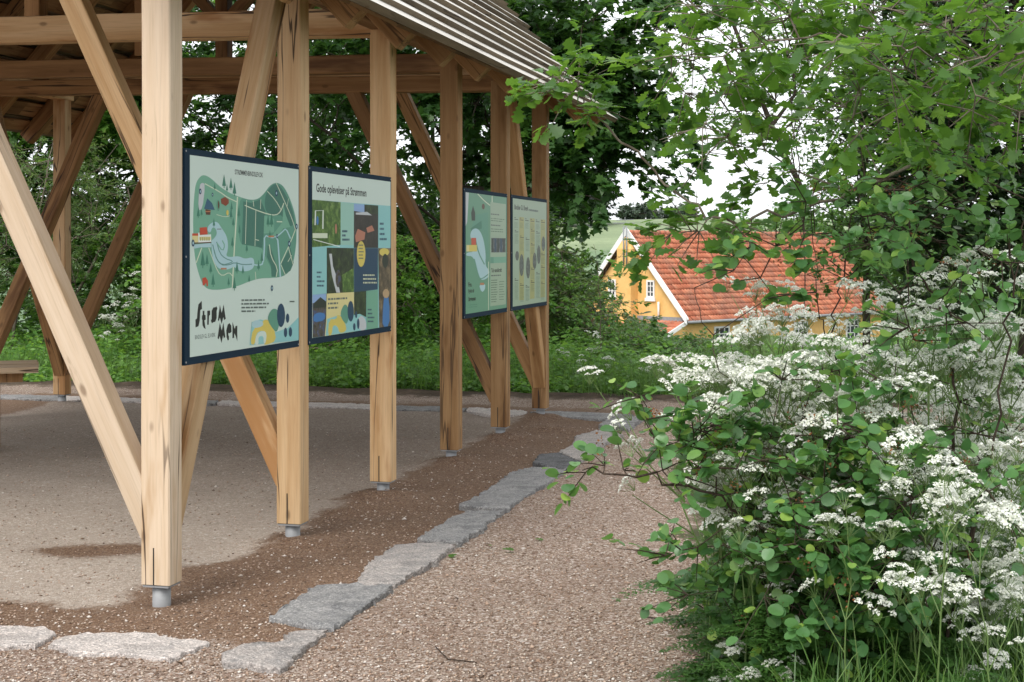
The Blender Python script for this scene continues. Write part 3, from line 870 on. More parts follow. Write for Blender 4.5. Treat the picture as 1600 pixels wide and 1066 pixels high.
b.text('STRØMMENBINDSLEV.DK', (253, 128), (384, 150), 24, IK['black'], 'heading_lettering', .018)
b.text('BINDSLEV GL. ELVÆRK', (66, 908), (161, 892), 20, IK['greytext'], 'logo_subtitle', .012)
b.crop = (290, 460, 10.66)
m = MB()
for pts in [[(245, 130), (250, 270), (222, 285), (212, 470), (190, 560), (140, 580), (140, 445), (165, 430), (175, 300), (190, 190)],
            [(262, 300), (290, 300), (288, 365), (310, 375), (312, 450), (290, 460), (300, 540), (310, 610), (280, 590), (258, 540), (255, 460), (248, 440), (250, 380), (262, 370)],
            [(338, 300), (385, 295), (385, 370), (368, 385), (362, 535), (336, 540)],
            [(412, 300), (440, 245), (480, 240), (490, 220), (508, 265), (495, 300), (495, 430), (470, 490), (440, 495), (415, 515), (398, 470), (410, 440)],
            [(515, 460), (550, 200), (580, 340), (612, 195), (648, 440), (620, 465), (608, 410), (578, 530), (550, 420), (532, 480)],
            [(508, 770), (548, 500), (580, 640), (608, 500), (640, 750), (612, 775), (604, 720), (574, 855), (545, 735), (530, 790)],
            [(655, 640), (680, 540), (710, 515), (740, 560), (745, 665), (715, 690), (692, 680), (690, 720), (700, 740), (700, 800), (680, 812), (660, 750)],
            [(760, 495), (800, 620), (808, 570), (842, 560), (842, 830), (815, 740), (790, 690), (788, 770), (758, 775)]]:
    P = [b.q(*p) for p in pts]; P.reverse()
    m.poly([(x, y, b.z0 + .00006) for x, y in P])
m.build('logo_lettering', IK['black'], b.root)
b.done()

# --- board 2: good experiences, a grid of pictures
b = Board(7.60, 9.003, BZ0, BZ1, [(490.3, 267.5), (605.9, 283.2), (606.5, 511.7), (488.3, 531.4)], (.05, .014, .036, .030),
          'board headed Gode oplevelser with a patchwork of pictures, second from the nearest post')
b.crop = (470, 250, 3.553)
b.poly([(70, 218), (484, 252), (484, 960), (68, 1000)], IK['aqua'])
b.poly([(70, 218), (220, 232), (219, 470), (69, 484)], PH['meadow']); b.line([(85, 360), (88, 280), (128, 278), (126, 380)], 6, IK['white'], 0); b.rect(72, 405, 150, 432, IK['road']); b.line([(75, 440), (215, 480)], 4, IK['white'])
b.ell(98, 335, 6, 25, IK['denim']); b.ell(195, 380, 5, 28, IK['pinkwood'])
b.poly([(220, 232), (290, 240), (289, 472), (219, 470)], IK['teal']); b.small(228, 388, 266, 458, 3, IK['navy'], 5, 0, .5, [.7, .5, 1])
b.poly([(290, 240), (418, 250), (418, 487), (289, 487)], PH['shed']); b.poly([(290, 240), (345, 244), (345, 290), (290, 280)], IK['skyblue']); b.poly([(345, 246), (418, 250), (418, 300), (350, 290)], PH['dark'])
b.poly([(300, 290), (360, 285), (385, 305), (300, 300)], IK['lilac']); b.poly([(296, 420), (310, 380), (350, 400), (345, 440), (300, 455)], IK['pinkwood']); b.poly([(355, 375), (385, 360), (398, 390), (362, 402)], IK['pinkwood'])
b.poly([(418, 250), (484, 255), (484, 488), (418, 487)], IK['aqua']); b.small(426, 345, 464, 460, 4, IK['navy'], 6, 0, .42, [.55, .6, .7, 1])
b.poly([(68, 486), (145, 486), (143, 745), (68, 752)], IK['aqua']); b.small(92, 620, 133, 720, 4, IK['navy'], 7, 0, .42, [.6, .5, 1, .9])
b.poly([(146, 486), (289, 488), (289, 738), (144, 746)], PH['dark']); b.poly([(158, 520), (172, 520), (178, 590), (200, 660), (215, 740), (195, 740), (172, 640)], IK['lilac']); b.ell(205, 660, 14, 50, PH['crowd'])
b.poly([(225, 640), (288, 600), (288, 735), (230, 738)], PH['meadow'])
b.poly([(290, 488), (417, 488), (416, 722), (290, 738)], IK['navy']); b.small(338, 636, 410, 700, 3, IK['paletext'], 8, 0, .42, [.85, .95, 1])
b.poly([(418, 488), (484, 488), (484, 938), (424, 945)], PH['hall']); b.ell(450, 510, 26, 22, IK['yellow']); b.smooth([(440, 960), (445, 780), (460, 735), (478, 780), (480, 940)], IK['denim'], 1); b.ell(460, 745, 17, 26, IK['skin'])
b.ell(455, 560, 16, 40, IK['shade'])
b.poly([(68, 752), (143, 745), (138, 960), (132, 988), (68, 998)], PH['crowd']); b.poly([(68, 752), (141, 746), (140, 790), (68, 800)], IK['skyblue']); b.poly([(75, 800), (110, 765), (140, 790), (140, 822), (72, 830)], IK['shade'])
b.smooth([(70, 870), (100, 850), (138, 860), (130, 900), (72, 910)], IK['denim'], 1)
b.poly([(144, 746), (289, 736), (289, 968), (132, 988), (140, 900)], IK['cream']); b.small(150, 772, 258, 848, 3, IK['greytext'], 9, -.06, .42, [.95, .5, .5])
b.poly([(136, 986), (145, 890), (205, 870), (285, 860), (352, 880), (352, 952)], IK['aqua'])
b.smooth([(148, 985), (155, 890), (195, 892), (200, 862), (225, 880), (250, 940), (240, 965), (210, 972), (200, 930), (175, 925), (170, 980)], IK['yellow'], 1)
b.smooth([(212, 870), (230, 812), (250, 805), (262, 850), (258, 900), (245, 925)], IK['green_mid'], 2)
b.poly([(290, 736), (354, 730), (354, 880), (320, 860), (289, 868)], PH['dark']); b.smooth([(308, 890), (330, 868), (354, 900), (354, 955), (318, 958)], IK['lilac'], 1)
b.poly([(355, 730), (417, 724), (417, 942), (356, 952)], IK['green']); b.small(362, 832, 398, 922, 4, IK['navy'], 10, 0, .42, [.6, .7, 1, .85])
for x, y, rx, ry in ((271, 846, 17, 59), (290, 935, 7, 21), (311, 918, 7, 30), (300, 865, 6, 20)): b.ell(x, y, rx, ry, IK['navy'])
b.ell(327, 521, 23, 73, IK['yellow']); b.small(314, 468, 342, 560, 5, IK['greytext'], 11, 0, .4)
b.text('Gode oplevelser på Strømmen', (93, 128), (356, 163), 62, IK['black'], 'heading_lettering', .022)
b.done()

# --- board 3: map strip and text column
b = Board(10.69, 12.01, BZ0, BZ1, [(724.3, 300.3), (787.8, 308.1), (787.4, 484.9), (723.6, 493.9)], (.05, .02, .036, .032),
          'green board with map strip and text column, just past the fourth post')
b.crop = (700, 280, 4.441)
b.poly([(105, 90), (392, 125), (390, 912), (104, 952)], IK['shaded_leafgreen'])
b.poly([(105, 90), (130, 95), (118, 300), (105, 330)], IK['lilac']); b.poly([(170, 250), (260, 230), (265, 640), (200, 560), (150, 330)], IK['green_mid'])
b.poly([(140, 345), (215, 290), (218, 345), (150, 370)], IK['pine'])
b.smooth([(135, 400), (150, 350), (190, 342), (225, 400), (245, 520), (240, 610), (268, 640), (268, 690), (210, 720), (180, 640), (160, 540), (110, 540), (112, 515), (170, 510), (150, 430)], IK['river'], 2)
b.line([(175, 430), (195, 520), (235, 600)], 8, IK['green_mid']); b.line([(165, 560), (195, 690), (215, 705), (268, 665)], 7, IK['green_mid']); b.smooth([(195, 740), (240, 735), (238, 780), (215, 800)], IK['river'], 1)
b.line([(190, 102), (235, 150), (275, 182)], 6, IK['road']); b.line([(289, 115), (289, 165)], 6, IK['road']); b.line([(263, 580), (262, 925)], 4, IK['road'])
b.poly([(145, 235), (158, 185), (172, 235), (172, 290), (148, 290)], IK['shade']); b.ell(228, 190, 10, 20, IK['brown'])
b.rect(145, 412, 178, 462, IK['red']); b.rect(118, 462, 184, 508, IK['yellow']); b.rect(112, 462, 130, 508, IK['cream']); b.rect(205, 730, 232, 746, IK['orange'])
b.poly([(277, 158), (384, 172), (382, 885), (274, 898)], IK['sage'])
b.small(280, 238, 352, 252, 1, IK['greytext'], 21, .1); b.small(280, 270, 378, 300, 2, IK['sagetext'], 22, .1, .35); b.small(280, 316, 346, 330, 1, IK['greytext'], 23, .08)
b.small(280, 345, 370, 378, 2, IK['sagetext'], 24, .06, .35)
b.poly([(282, 412), (382, 414), (381, 515), (281, 515)], PH['strip'])
for k in range(5): b.rect(284 + 20 * k, 416, 296 + 20 * k, 512, (IK['shade'], IK['navy'])[k % 2], k == 0)
b.poly([(276, 548), (384, 545), (384, 588), (276, 592)], IK['green']); b.poly([(276, 548), (298, 548), (298, 592), (276, 592)], IK['green_mid'])
b.small(280, 676, 360, 690, 1, IK['greytext'], 25, -.05); b.small(280, 710, 326, 880, 10, IK['sagetext'], 26, -.04, .4); b.small(336, 722, 374, 866, 8, IK['sagetext'], 27, -.05, .3)
b.text('Strømmen Elg-Fo', (281, 180), (366, 196), 34, IK['black'], 'heading_lettering', .03)
b.text('Tal vandkraft', (281, 628), (354, 622), 30, IK['black'], 'subheading_lettering', .03, False)
for tx, x1, y in (('Fra', 146, 725), ('Fyld til', 162, 775), ('Strømmen', 174, 828)): b.text(tx, (124, y), (x1, y - 1), 34, IK['black'], 'corner_lettering', .03, False)
b.small(125, 885, 200, 915, 2, IK['pine'], 28, -.08, .25)
b.done()

# --- board 4: the works' history in columns
b = Board(12.15, 13.512, BZ0, BZ1, [(798, 310.4), (852.7, 317.2), (853.1, 474.8), (798, 482.7)], (.05, .02, .036, .030),
          'pale board of text columns with dark oval pictures, farthest of the boards')
b.crop = (700, 280, 4.441)
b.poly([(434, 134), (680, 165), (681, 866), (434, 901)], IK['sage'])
for k in range(6):
    x = 447 + 38.5 * k
    if k in (1, 3, 5): b.poly([(x - 4, 262 + 4 * k), (x + 30, 265 + 4 * k), (x + 30, 858 - 5 * k), (x - 4, 862 - 5 * k)], IK['ochre'])
    b.small(x, 268 + 4 * k, x + 26, 292 + 4 * k, 2, IK['black'], 30 + k, .1, .45, [.4, 1]); b.small(x, 304 + 3 * k, x + 27, 345 + 3 * k, 5, IK['sagetext'], 40 + k, .05, .3)
for j, (x, y, n_) in enumerate([(449, 358, 8), (488, 398, 9), (528, 412, 8), (566, 352, 7), (604, 366, 12), (566, 450, 6), (449, 700, 14), (488, 735, 12), (528, 748, 10), (566, 625, 6), (566, 715, 6), (604, 655, 18), (640, 610, 8), (640, 725, 12), (640, 520, 6)]):
    b.small(x, y, x + 26, y + 22, 2, IK['black'], 50 + j, 0, .5, [.4, 1]); b.small(x, y + 28, x + 27, y + 28 + 9 * n_, n_, IK['sagetext'], 70 + j, 0, .3)
for x, y, rx, ry in [(466, 540, 13, 34), (498, 606, 16, 78), (545, 625, 15, 76), (592, 577, 14, 58), (622, 533, 13, 66), (655, 455, 13, 52)]: b.ell(x, y, rx, ry, PH['oval'])
b.text('Bindslev Gl. Elværk', (447, 178), (547, 190), 36, IK['black'], 'heading_lettering', .03)
b.small(550, 210, 634, 232, 1, IK['greytext'], 90, .14, .6)
b.done()

# ------------------------------------------------------------------ yellow house in the dip
def plaster(name, c, c2):
    t = NT(name); o = t.obj(); n1 = t.noise(o, 1.3, 5, .65); n2 = t.noise(t.mapping(o, (3, 3, .7)), 1.5, 4)
    k = t.mix(t.smooth(n1, .35, .7), c, c2); k = t.mix(t.math('MULTIPLY', t.smooth(n2, .55, .75), .25), k, tuple(x * .6 for x in c2))
    return t.finish(k, .9, t.noise(o, 14, 4), .25, .02, spec=.1)
H_yel = plaster('yellow_limewash', (.74, .48, .19), (.66, .40, .14))
H_white = plain('white_paint', (.74, .74, .72), .55, var=.07)
H_glass = plain('window_glass', (.035, .042, .05), .08, .6)
H_lead = plain('lead_flashing', (.24, .25, .26), .6)
t = NT('red_clay_tiles'); o = t.obj()
ri = t.n('ShaderNodeNewGeometry').outputs['Random Per Island']
n1 = t.noise(o, .8, 5, .7); n2 = t.noise(o, 2.6, 5, .7)
k = t.ramp(ri, [(0, (.33, .10, .055)), (.5, (.46, .15, .08)), (1, (.55, .22, .125))])
k = t.mix(t.math('MULTIPLY', t.smooth(n1, .42, .62), .65), k, (.27, .135, .095))
k = t.mix(t.math('MULTIPLY', t.smooth(n2, .58, .72), .32), k, (.36, .27, .21))
H_tile = t.finish(k, .75, t.noise(o, 20, 3), .2, .01, spec=.25)

g = Vector((.67, -.742, 0)).normalized(); rr = Vector((.742, .67, 0)).normalized()   # across the gable towards us / along the ridge
HO = Vector((5.75, 70.0, -4.15))
house = empty('farmhouse', HO, 'yellow house with steep red tiled roof and white gable boards beyond the bushes', 'house', rot=(0, 0, math.atan2(rr.y, rr.x)))
# house-local: x along ridge, y = across (negative y towards us), z up
HL, HW, ZE, ZA = 16.2, 3.75, 2.45, 6.55
hp = (ZA - ZE) / HW; ah = math.atan(hp)
m = MB()
W2 = 3.42; zw = ZA - .12 - hp * W2
pr = [(-W2, -1.5), (W2, -1.5), (W2, zw), (0, ZA - .14), (-W2, zw)]
m.add([(0, y, z) for y, z in pr] + [(HL, y, z) for y, z in pr], [(4, 3, 2, 1, 0), (5, 6, 7, 8, 9), (0, 1, 6, 5), (1, 2, 7, 6), (4, 0, 5, 9)])
m.build('wall', H_yel, house)


def tile_slope(x0, x1, y_e, z_e, y_r, z_r, name, parent, tw=.215, rows=None, sgn=-1):
    L = math.hypot(y_r - y_e, z_r - z_e); rows = rows or max(2, int(L / .33))
    ey = (y_r - y_e) / L; ez = (z_r - z_e) / L; ny_, nz_ = (-ez, ey) if ey > 0 else (ez, -ey)
    nc = int((x1 - x0) / tw); prof = [(0, .0), (.12, .028), (.3, .042), (.48, .028), (.62, .0), (.8, -.014), (1.0, .0)]
    V = []; loops = []; tot = []
    rs = random.Random(5)
    for r_ in range(rows):
        s0, s1 = L * r_ / rows - .03, L * (r_ + 1) / rows + .01
        for c_ in range(nc):
            jx = rs.gauss(0, .004); js = rs.gauss(0, .008); jn = rs.gauss(0, .004)
            b0 = len(V)
            for (s_, lift) in ((s0 + js, .066 + jn), (s1 + js, .008 + jn)):
                for (f, h) in prof:
                    hh = h + lift
                    V.append((x0 + (c_ + f) * tw + jx, y_e + ey * s_ + ny_ * hh, z_e + ez * s_ + nz_ * hh))
            for (f, h) in prof:      # front lip
                hh = h - .006
                V.append((x0 + (c_ + f) * tw + jx, y_e + ey * (s0 + js) + ny_ * hh, z_e + ez * (s0 + js) + nz_ * hh))
            n_ = len(prof)
            for i in range(n_ - 1):
                loops += [b0 + i, b0 + i + 1, b0 + n_ + i + 1, b0 + n_ + i]; tot.append(4)
                loops += [b0 + 2 * n_ + i, b0 + 2 * n_ + i + 1, b0 + i + 1, b0 + i]; tot.append(4)
    return link_mesh(name, np_mesh(name, V, loops, tot), H_tile, parent)


m = MB()   # roof deck under the tiles
for sg in (-1, 1):
    a = [(-.22, sg * HW, ZE - .06), (HL + .2, sg * HW, ZE - .06), (HL + .2, 0, ZA - .06), (-.22, 0, ZA - .06)]
    m.add(a + [(x, y, z - .1) for x, y, z in a], [(0, 1, 2, 3), (7, 6, 5, 4), (0, 4, 5, 1), (1, 5, 6, 2), (3, 7, 4, 0)])
m.build('roof_deck', M['slot'], house)
tile_slope(-.2, HL + .2, -HW - .04, ZE - .07, 0, ZA - .02, 'roof_tiles', house)
tile_slope(-.2, HL + .2, HW + .04, ZE - .07, 0, ZA - .02, 'roof_tiles', house, .43, 8)
m = MB(); rs = random.Random(9)
x = -.25
while x < HL + .2:
    m.tube([(x, 0, ZA - .02), (x + .40, 0, ZA + .0)], [.13, .15], 10); x += .385
m.build('ridge_tiles', H_tile, house, True)
for sg in (-1, 1):      # white gable boards
    for (xa, dz, hh) in ((-.30, .0, .30), (-.27, .20, .06)):
        m = MB()
        a = [(xa, sg * (HW + .10), ZE - .20 + dz), (xa, 0, ZA - .10 + dz), (xa, 0, ZA - .10 + dz + hh * 1.25), (xa, sg * (HW + .10), ZE - .20 + dz + hh * 1.25)]
        bq = [(xa + (.05 if dz == 0 else .14), y, z) for _, y, z in a]
        m.add(a + bq, [(0, 1, 2, 3), (7, 6, 5, 4), (0, 4, 5, 1), (1, 5, 6, 2), (2, 6, 7, 3), (3, 7, 4, 0)])
        m.build('bargeboard', H_white, house)
m = MB(); m.tube([(-.2, -HW - .10, ZE - .10), (HL + .2, -HW - .10, ZE - .12)], .07, 10); m.build('gutter', H_lead, house, True)
# chimney breast up the gable, with two flue pipes
m = MB(); m.box(-.5, -.001, -.50, .42, -1.4, ZA - .78); m.add([(-.5, -.50, ZA - .78), (-.001, -.50, ZA - .78), (-.001, .42, ZA - .78), (-.5, .42, ZA - .78), (-.28, -.1, ZA - .22), (-.001, -.1, ZA - .22), (-.001, .1, ZA - .22), (-.28, .1, ZA - .22)], [(0, 1, 5, 4), (1, 2, 6, 5), (2, 3, 7, 6), (3, 0, 4, 7), (4, 5, 6, 7)])
m.build('chimney_breast', H_yel, house)
for y in (-.28, -.08):
    m = MB(); m.tube([(-.56, y, ZA - 1.6), (-.56, y, ZA + .3)], .035, 8); m.build('flue_pipe', H_lead, house, True)
m = MB(); m.tube([(-.56, -.8, ZA + .45), (-.56, .6, ZA + .47)], .02, 6); m.tube([(-.56, -.75, ZA + .62), (-.56, .4, ZA + .6)], .015, 6); m.tube([(-.56, -.18, ZA + .2), (-.56, -.18, ZA + .75)], .018, 6)
m.build('aerial', H_lead, house)


def house_window(org, ax, out, w_, h_, nx_, ny_):
    """org = bottom middle on the wall; ax = along the wall, out = outward"""
    ax = Vector(ax); out = Vector(out); up = Vector((0, 0, 1)); org = Vector(org)
    def bx(m, a0, a1, z0, z1, d0, d1):
        P = [org + ax * a + up * z + out * d for d in (d0, d1) for (a, z) in ((a0, z0), (a1, z0), (a1, z1), (a0, z1))]
        m.add(P, [(0, 3, 2, 1), (4, 5, 6, 7), (0, 1, 5, 4), (1, 2, 6, 5), (2, 3, 7, 6), (3, 0, 4, 7)])
    m = MB(); t_ = .09
    bx(m, -w_ / 2, -w_ / 2 + t_, 0, h_, -.02, .05); bx(m, w_ / 2 - t_, w_ / 2, 0, h_, -.02, .05)
    bx(m, -w_ / 2 + t_, w_ / 2 - t_, 0, t_, -.02, .05); bx(m, -w_ / 2 + t_, w_ / 2 - t_, h_ - t_, h_, -.02, .05)
    wf = m.build('window', H_white, house)
    m = MB()
    for i in range(1, nx_):
        a = -w_ / 2 + w_ * i / nx_; bx(m, a - .025, a + .025, t_, h_ - t_, -.015, .043)
    for i in range(1, ny_):
        z = h_ * i / ny_; bx(m, -w_ / 2 + t_, w_ / 2 - t_, z - .02, z + .02, -.014, .040)
    m.build('glazing_bar', H_white, wf)
    m = MB(); bx(m, -w_ / 2 + .02, w_ / 2 - .02, .02, h_ - .02, -.01, .012); m.build('pane', H_glass, wf)
    m = MB(); bx(m, -w_ / 2 - .06, w_ / 2 + .06, -.16, -.001, -.02, .09); m.build('sill', H_white, wf)


for y in (-1.35, 1.20): house_window((0, y, 3.42), (0, -1, 0), (-1, 0, 0), .52, .85, 2, 3)
for x in (2.75, 9.0, 13.5): house_window((x, -W2, .95), (1, 0, 0), (0, -1, 0), 1.15, 1.1, 3, 3)
m = MB(); m.box(-.05, -.002, -W2, W2, 2.32, 2.55); m.build('flashing', H_lead, house)
m = MB(); m.tube([(-.12, -1.95, 2.4), (-.12, -1.95, 3.25)], .05, 8); m.build('vent_pipe', H_white, house, True)
# lean-to against the gable
m = MB(); m.add([(-2.3, -3.5, -1.5), (-.002, -3.5, -1.5), (-.002, -3.5, 2.25), (-2.3, -3.5, 1.35), (-2.3, 3.2, -1.5), (-.002, 3.2, -1.5), (-.002, 3.2, 2.25), (-2.3, 3.2, 1.35)],
               [(0, 1, 2, 3), (7, 6, 5, 4), (4, 0, 3, 7), (3, 2, 6, 7)])
m.build('lean_to_wall', H_yel, house)
ob = tile_slope(-3.3, 3.65, -2.5, 1.35, -.02, 2.36, 'lean_to_tiles', house)
ob.rotation_euler = (0, 0, -math.pi / 2)
ob.location = (0, 0, 0)
m = MB(); a = [(-2.55, -3.72, 1.22), (-.01, -3.72, 2.26), (-.01, -3.72, 2.46), (-2.55, -3.72, 1.42)]
m.add(a + [(x, y + .06, z) for x, y, z in a], [(0, 1, 2, 3), (7, 6, 5, 4), (0, 4, 5, 1), (1, 5, 6, 2), (2, 6, 7, 3), (3, 7, 4, 0)]); m.build('lean_to_bargeboard', H_white, house)
# ------------------------------------------------------------------ vegetation
L_syc = leafmat('sycamore_leaf', (0.025, 0.069, 0.018), (0.052, 0.132, 0.030), .36, young=(0.081, 0.184, 0.034))
L_wil = leafmat('willow_leaf', (0.069, 0.133, 0.051), (0.145, 0.234, 0.089), .38, young=(0.202, 0.304, 0.101))
L_haz = leafmat('hazel_leaf', (0.057, 0.144, 0.031), (0.122, 0.266, 0.051), .40, young=(0.187, 0.359, 0.064))
L_oak = leafmat('oak_leaf', (.032, .095, .018), (.090, .20, .034), .47, .38, young=(.20, .33, .05))
L_ame = leafmat('round_leaf', (0.051, 0.136, 0.048), (0.122, 0.272, 0.086), .34, .34, young=(0.343, 0.486, 0.086), spec=.5)
L_dark = leafmat('dark_leaf', (.012, .030, .011), (.026, .060, .018), .25)
L_herb = leafmat('herb_leaf', (0.064, 0.163, 0.031), (0.163, 0.326, 0.064), .38, young=(0.184, 0.340, 0.071))
L_bush = leafmat('bush_leaf', (0.047, 0.115, 0.032), (0.101, 0.209, 0.054), .36, young=(0.189, 0.297, 0.095))
L_fern = leafmat('parsley_leaf', (.040, .105, .026), (.075, .17, .04), .38)
L_grass = leafmat('grass_blade', (0.046, 0.117, 0.023), (0.111, 0.221, 0.052), .35, young=(0.208, 0.286, 0.104))
L_far = leafmat('far_leaf', (.040, .070, .045), (.065, .10, .06), .2)
P_stem = leafmat('green_stem', (.11, .19, .055), (.16, .24, .075), .15)
P_umb = None
t = NT('umbel_white'); r_ = t.n('ShaderNodeNewGeometry').outputs['Random Per Island']
P_umb = t.finish(t.ramp(r_, [(0, (.62, .65, .50)), (.35, (.78, .79, .72)), (1, (.86, .86, .83))]), .7, spec=.2, transl=(.3, (.8, .82, .75)))
P_bud = plain('russet_buds', (.20, .085, .03), .7)


def half_leaf(outline, fold=.16, droop=.12):
    """two faces sharing a midrib; outline = right half from base to tip"""
    tip = outline[-1]; V = []; F = []
    mid = [(0, outline[0][1]), (0, tip[1])]
    right = [(x, y) for x, y in outline if x > 1e-6]
    V = [(0, 0, 0), (0, .5, .03), (0, 1.0, -droop)]
    n0 = len(V)
    for x, y in right: V.append((x, y, fold * x - droop * y * y))
    n1 = len(V)
    for x, y in right: V.append((-x, y, fold * x - droop * y * y))
    k = len(right)
    F = [[0] + list(range(n0, n1)) + [2, 1], [0, 1, 2] + [n1 + i for i in reversed(range(k))]]
    return np.array(V, float), F


T_round = half_leaf([(0, 0), (.22, .06), (.40, .27), (.45, .52), (.36, .80), (.18, .96), (0, 1)], .22, .10)
T_oak = half_leaf([(0, 0), (.05, .12), (.17, .22), (.10, .30), (.13, .36), (.28, .45), (.17, .53), (.20, .58), (.36, .68), (.22, .76), (.25, .82), (.26, .93), (.12, .95), (0, 1)], .12, .14)
T_syc = half_leaf([(0, 0), (.30, -.08), (.24, .14), (.56, .20), (.44, .36), (.54, .62), (.26, .56), (.15, .78), (0, 1)], .10, .18)
T_ell = half_leaf([(0, 0), (.20, .25), (.25, .5), (.16, .8), (0, 1)], .2, .12)
T_nar = half_leaf([(0, 0), (.11, .3), (.10, .65), (0, 1)], .2, .15)
T_dia = half_leaf([(0, 0), (.36, .45), (0, 1)], .2, .15)


def leaves(P, D, N, S_, tmpl):
    """P base points, D tip directions, N face normals, S_ lengths"""
    Vt, Ft = tmpl
    D = D / np.linalg.norm(D, axis=1, keepdims=True)
    N = N - D * (N * D).sum(1, keepdims=True); N = N / (np.linalg.norm(N, axis=1, keepdims=True) + 1e-9)
    X = np.cross(D, N)
    V = P[:, None] + S_[:, None, None] * (Vt[None, :, :1] * X[:, None] + Vt[None, :, 1:2] * D[:, None] + Vt[None, :, 2:3] * N[:, None])
    n, k = len(P), len(Vt)
    fl = np.concatenate([np.array(f) for f in Ft]); tot = np.array([len(f) for f in Ft])
    loops = (fl[None] + (np.arange(n) * k)[:, None]).ravel()
    return V.reshape(-1, 3), loops, np.tile(tot, n)


class Cloud:
    def __init__(s): s.V = []; s.L = []; s.T = []; s.n = 0
    def add(s, V, L, T):
        s.V.append(V); s.L.append(L + s.n); s.T.append(T); s.n += len(V)
    def mesh(s, name): return np_mesh(name, np.concatenate(s.V), np.concatenate(s.L), np.concatenate(s.T))


def unit(n, rng):
    v = rng.normal(0, 1, (n, 3)); return v / np.linalg.norm(v, axis=1, keepdims=True)


def in_ells(ells, rng, shell=.45):
    out = []
    for (cx, cy, cz, rx, ry, rz, n) in ells:
        d = unit(n, rng) * (rng.random(n)[:, None] ** shell)
        out.append(np.array([cx, cy, cz]) + d * np.array([rx, ry, rz]))
    return np.concatenate(out)


def skeleton(trunks, C, rng, wander=.10, trunk_r=None, r_tip=.006, r_base=.12, sag=0.0, pref=.25):
    """grow limbs from the trunks to every cluster point; returns limb polylines with radii and each cluster's incoming direction"""
    pos, par, depth = [], [], []
    for tr in trunks:
        prev = -1
        K = 6
        for a, b in zip(tr[:-1], tr[1:]):
            a, b = np.array(a, float), np.array(b, float)
            for k in range(K):
                if prev >= 0 and k == 0: continue
                pos.append(a + (b - a) * k / K + (rng.normal(0, .012, 3) if prev >= 0 else 0)); par.append(prev); depth.append(0. if prev < 0 else depth[prev] + np.linalg.norm(pos[-1] - pos[prev])); prev = len(pos) - 1
        pos.append(np.array(tr[-1], float)); par.append(prev); depth.append(depth[prev]); 
    tr_pts = np.array(pos)
    dist = np.min(np.linalg.norm(C[:, None] - tr_pts[None], axis=2), axis=1)
    order = np.argsort(dist)
    buf = np.zeros((len(pos) + len(C) * 5 + 10, 3)); dep = np.zeros(len(buf)); cnt = len(pos)
    buf[:cnt] = tr_pts; dep[:cnt] = depth
    endnode = np.zeros(len(C), int)
    for ci in order:
        c = C[ci]
        d = np.linalg.norm(buf[:cnt] - c, axis=1)
        up = np.maximum(0, buf[:cnt, 2] - c[2])
        j = int(np.argmin(d + pref * dep[:cnt] + .35 * up))
        a = buf[j].copy(); L = d[j]
        m_ = int(np.clip(round(L / .35), 1, 4)); prev = j
        side = rng.normal(0, wander * L, 3)
        for k in range(1, m_ + 1):
            f = k / m_
            p = a + (c - a) * f + side * math.sin(math.pi * f) + np.array([0, 0, (.10 * L) * math.sin(math.pi * f)])
            buf[cnt] = p; dep[cnt] = dep[prev] + np.linalg.norm(p - buf[prev]); par.append(prev); prev = cnt; cnt += 1
        endnode[ci] = prev
    par = np.array(par); N = cnt
    kids = [[] for _ in range(N)]
    for i in range(N):
        if par[i] >= 0: kids[par[i]].append(i)
    rad = np.zeros(N)
    for i in reversed(range(N)):
        rad[i] = r_tip if not kids[i] else (sum(rad[k] ** 2.3 for k in kids[i])) ** (1 / 2.3)
    top = max(rad[i] for i in range(N) if par[i] < 0)
    if top > r_base:
        e = math.log(r_base / r_tip) / math.log(top / r_tip); rad = r_tip * (rad / r_tip) ** e
    if trunk_r:
        nt = (len(trunks[0]) - 1) * 6 + 1
        for i in range(nt): rad[i] = max(rad[i], trunk_r * (1 - .7 * i / nt))
    m = MB()
    done = [i for i in range(N) if par[i] < 0]
    stack = [(i, None) for i in done]
    while stack:
        i, fr = stack.pop()
        chain = [] if fr is None else [fr]
        j = i
        while True:
            chain.append(j)
            if not kids[j]: break
            ks = sorted(kids[j], key=lambda q: -rad[q])
            for q in ks[1:]: stack.append((q, j))
            j = ks[0]
        if len(chain) < 2: continue
        rr_ = [float(rad[q]) for q in chain]
        if fr is not None: rr_[0] = min(rr_[0], rr_[1] * 1.25)
        rmax = max(rr_)
        m.tube([buf[q] for q in chain], rr_, 10 if rmax > .06 else (6 if rmax > .015 else 4), cap=False)
    dirs = np.array([buf[e] - buf[par[e]] for e in endnode]); dirs /= np.linalg.norm(dirs, axis=1, keepdims=True) + 1e-9
    return m, dirs


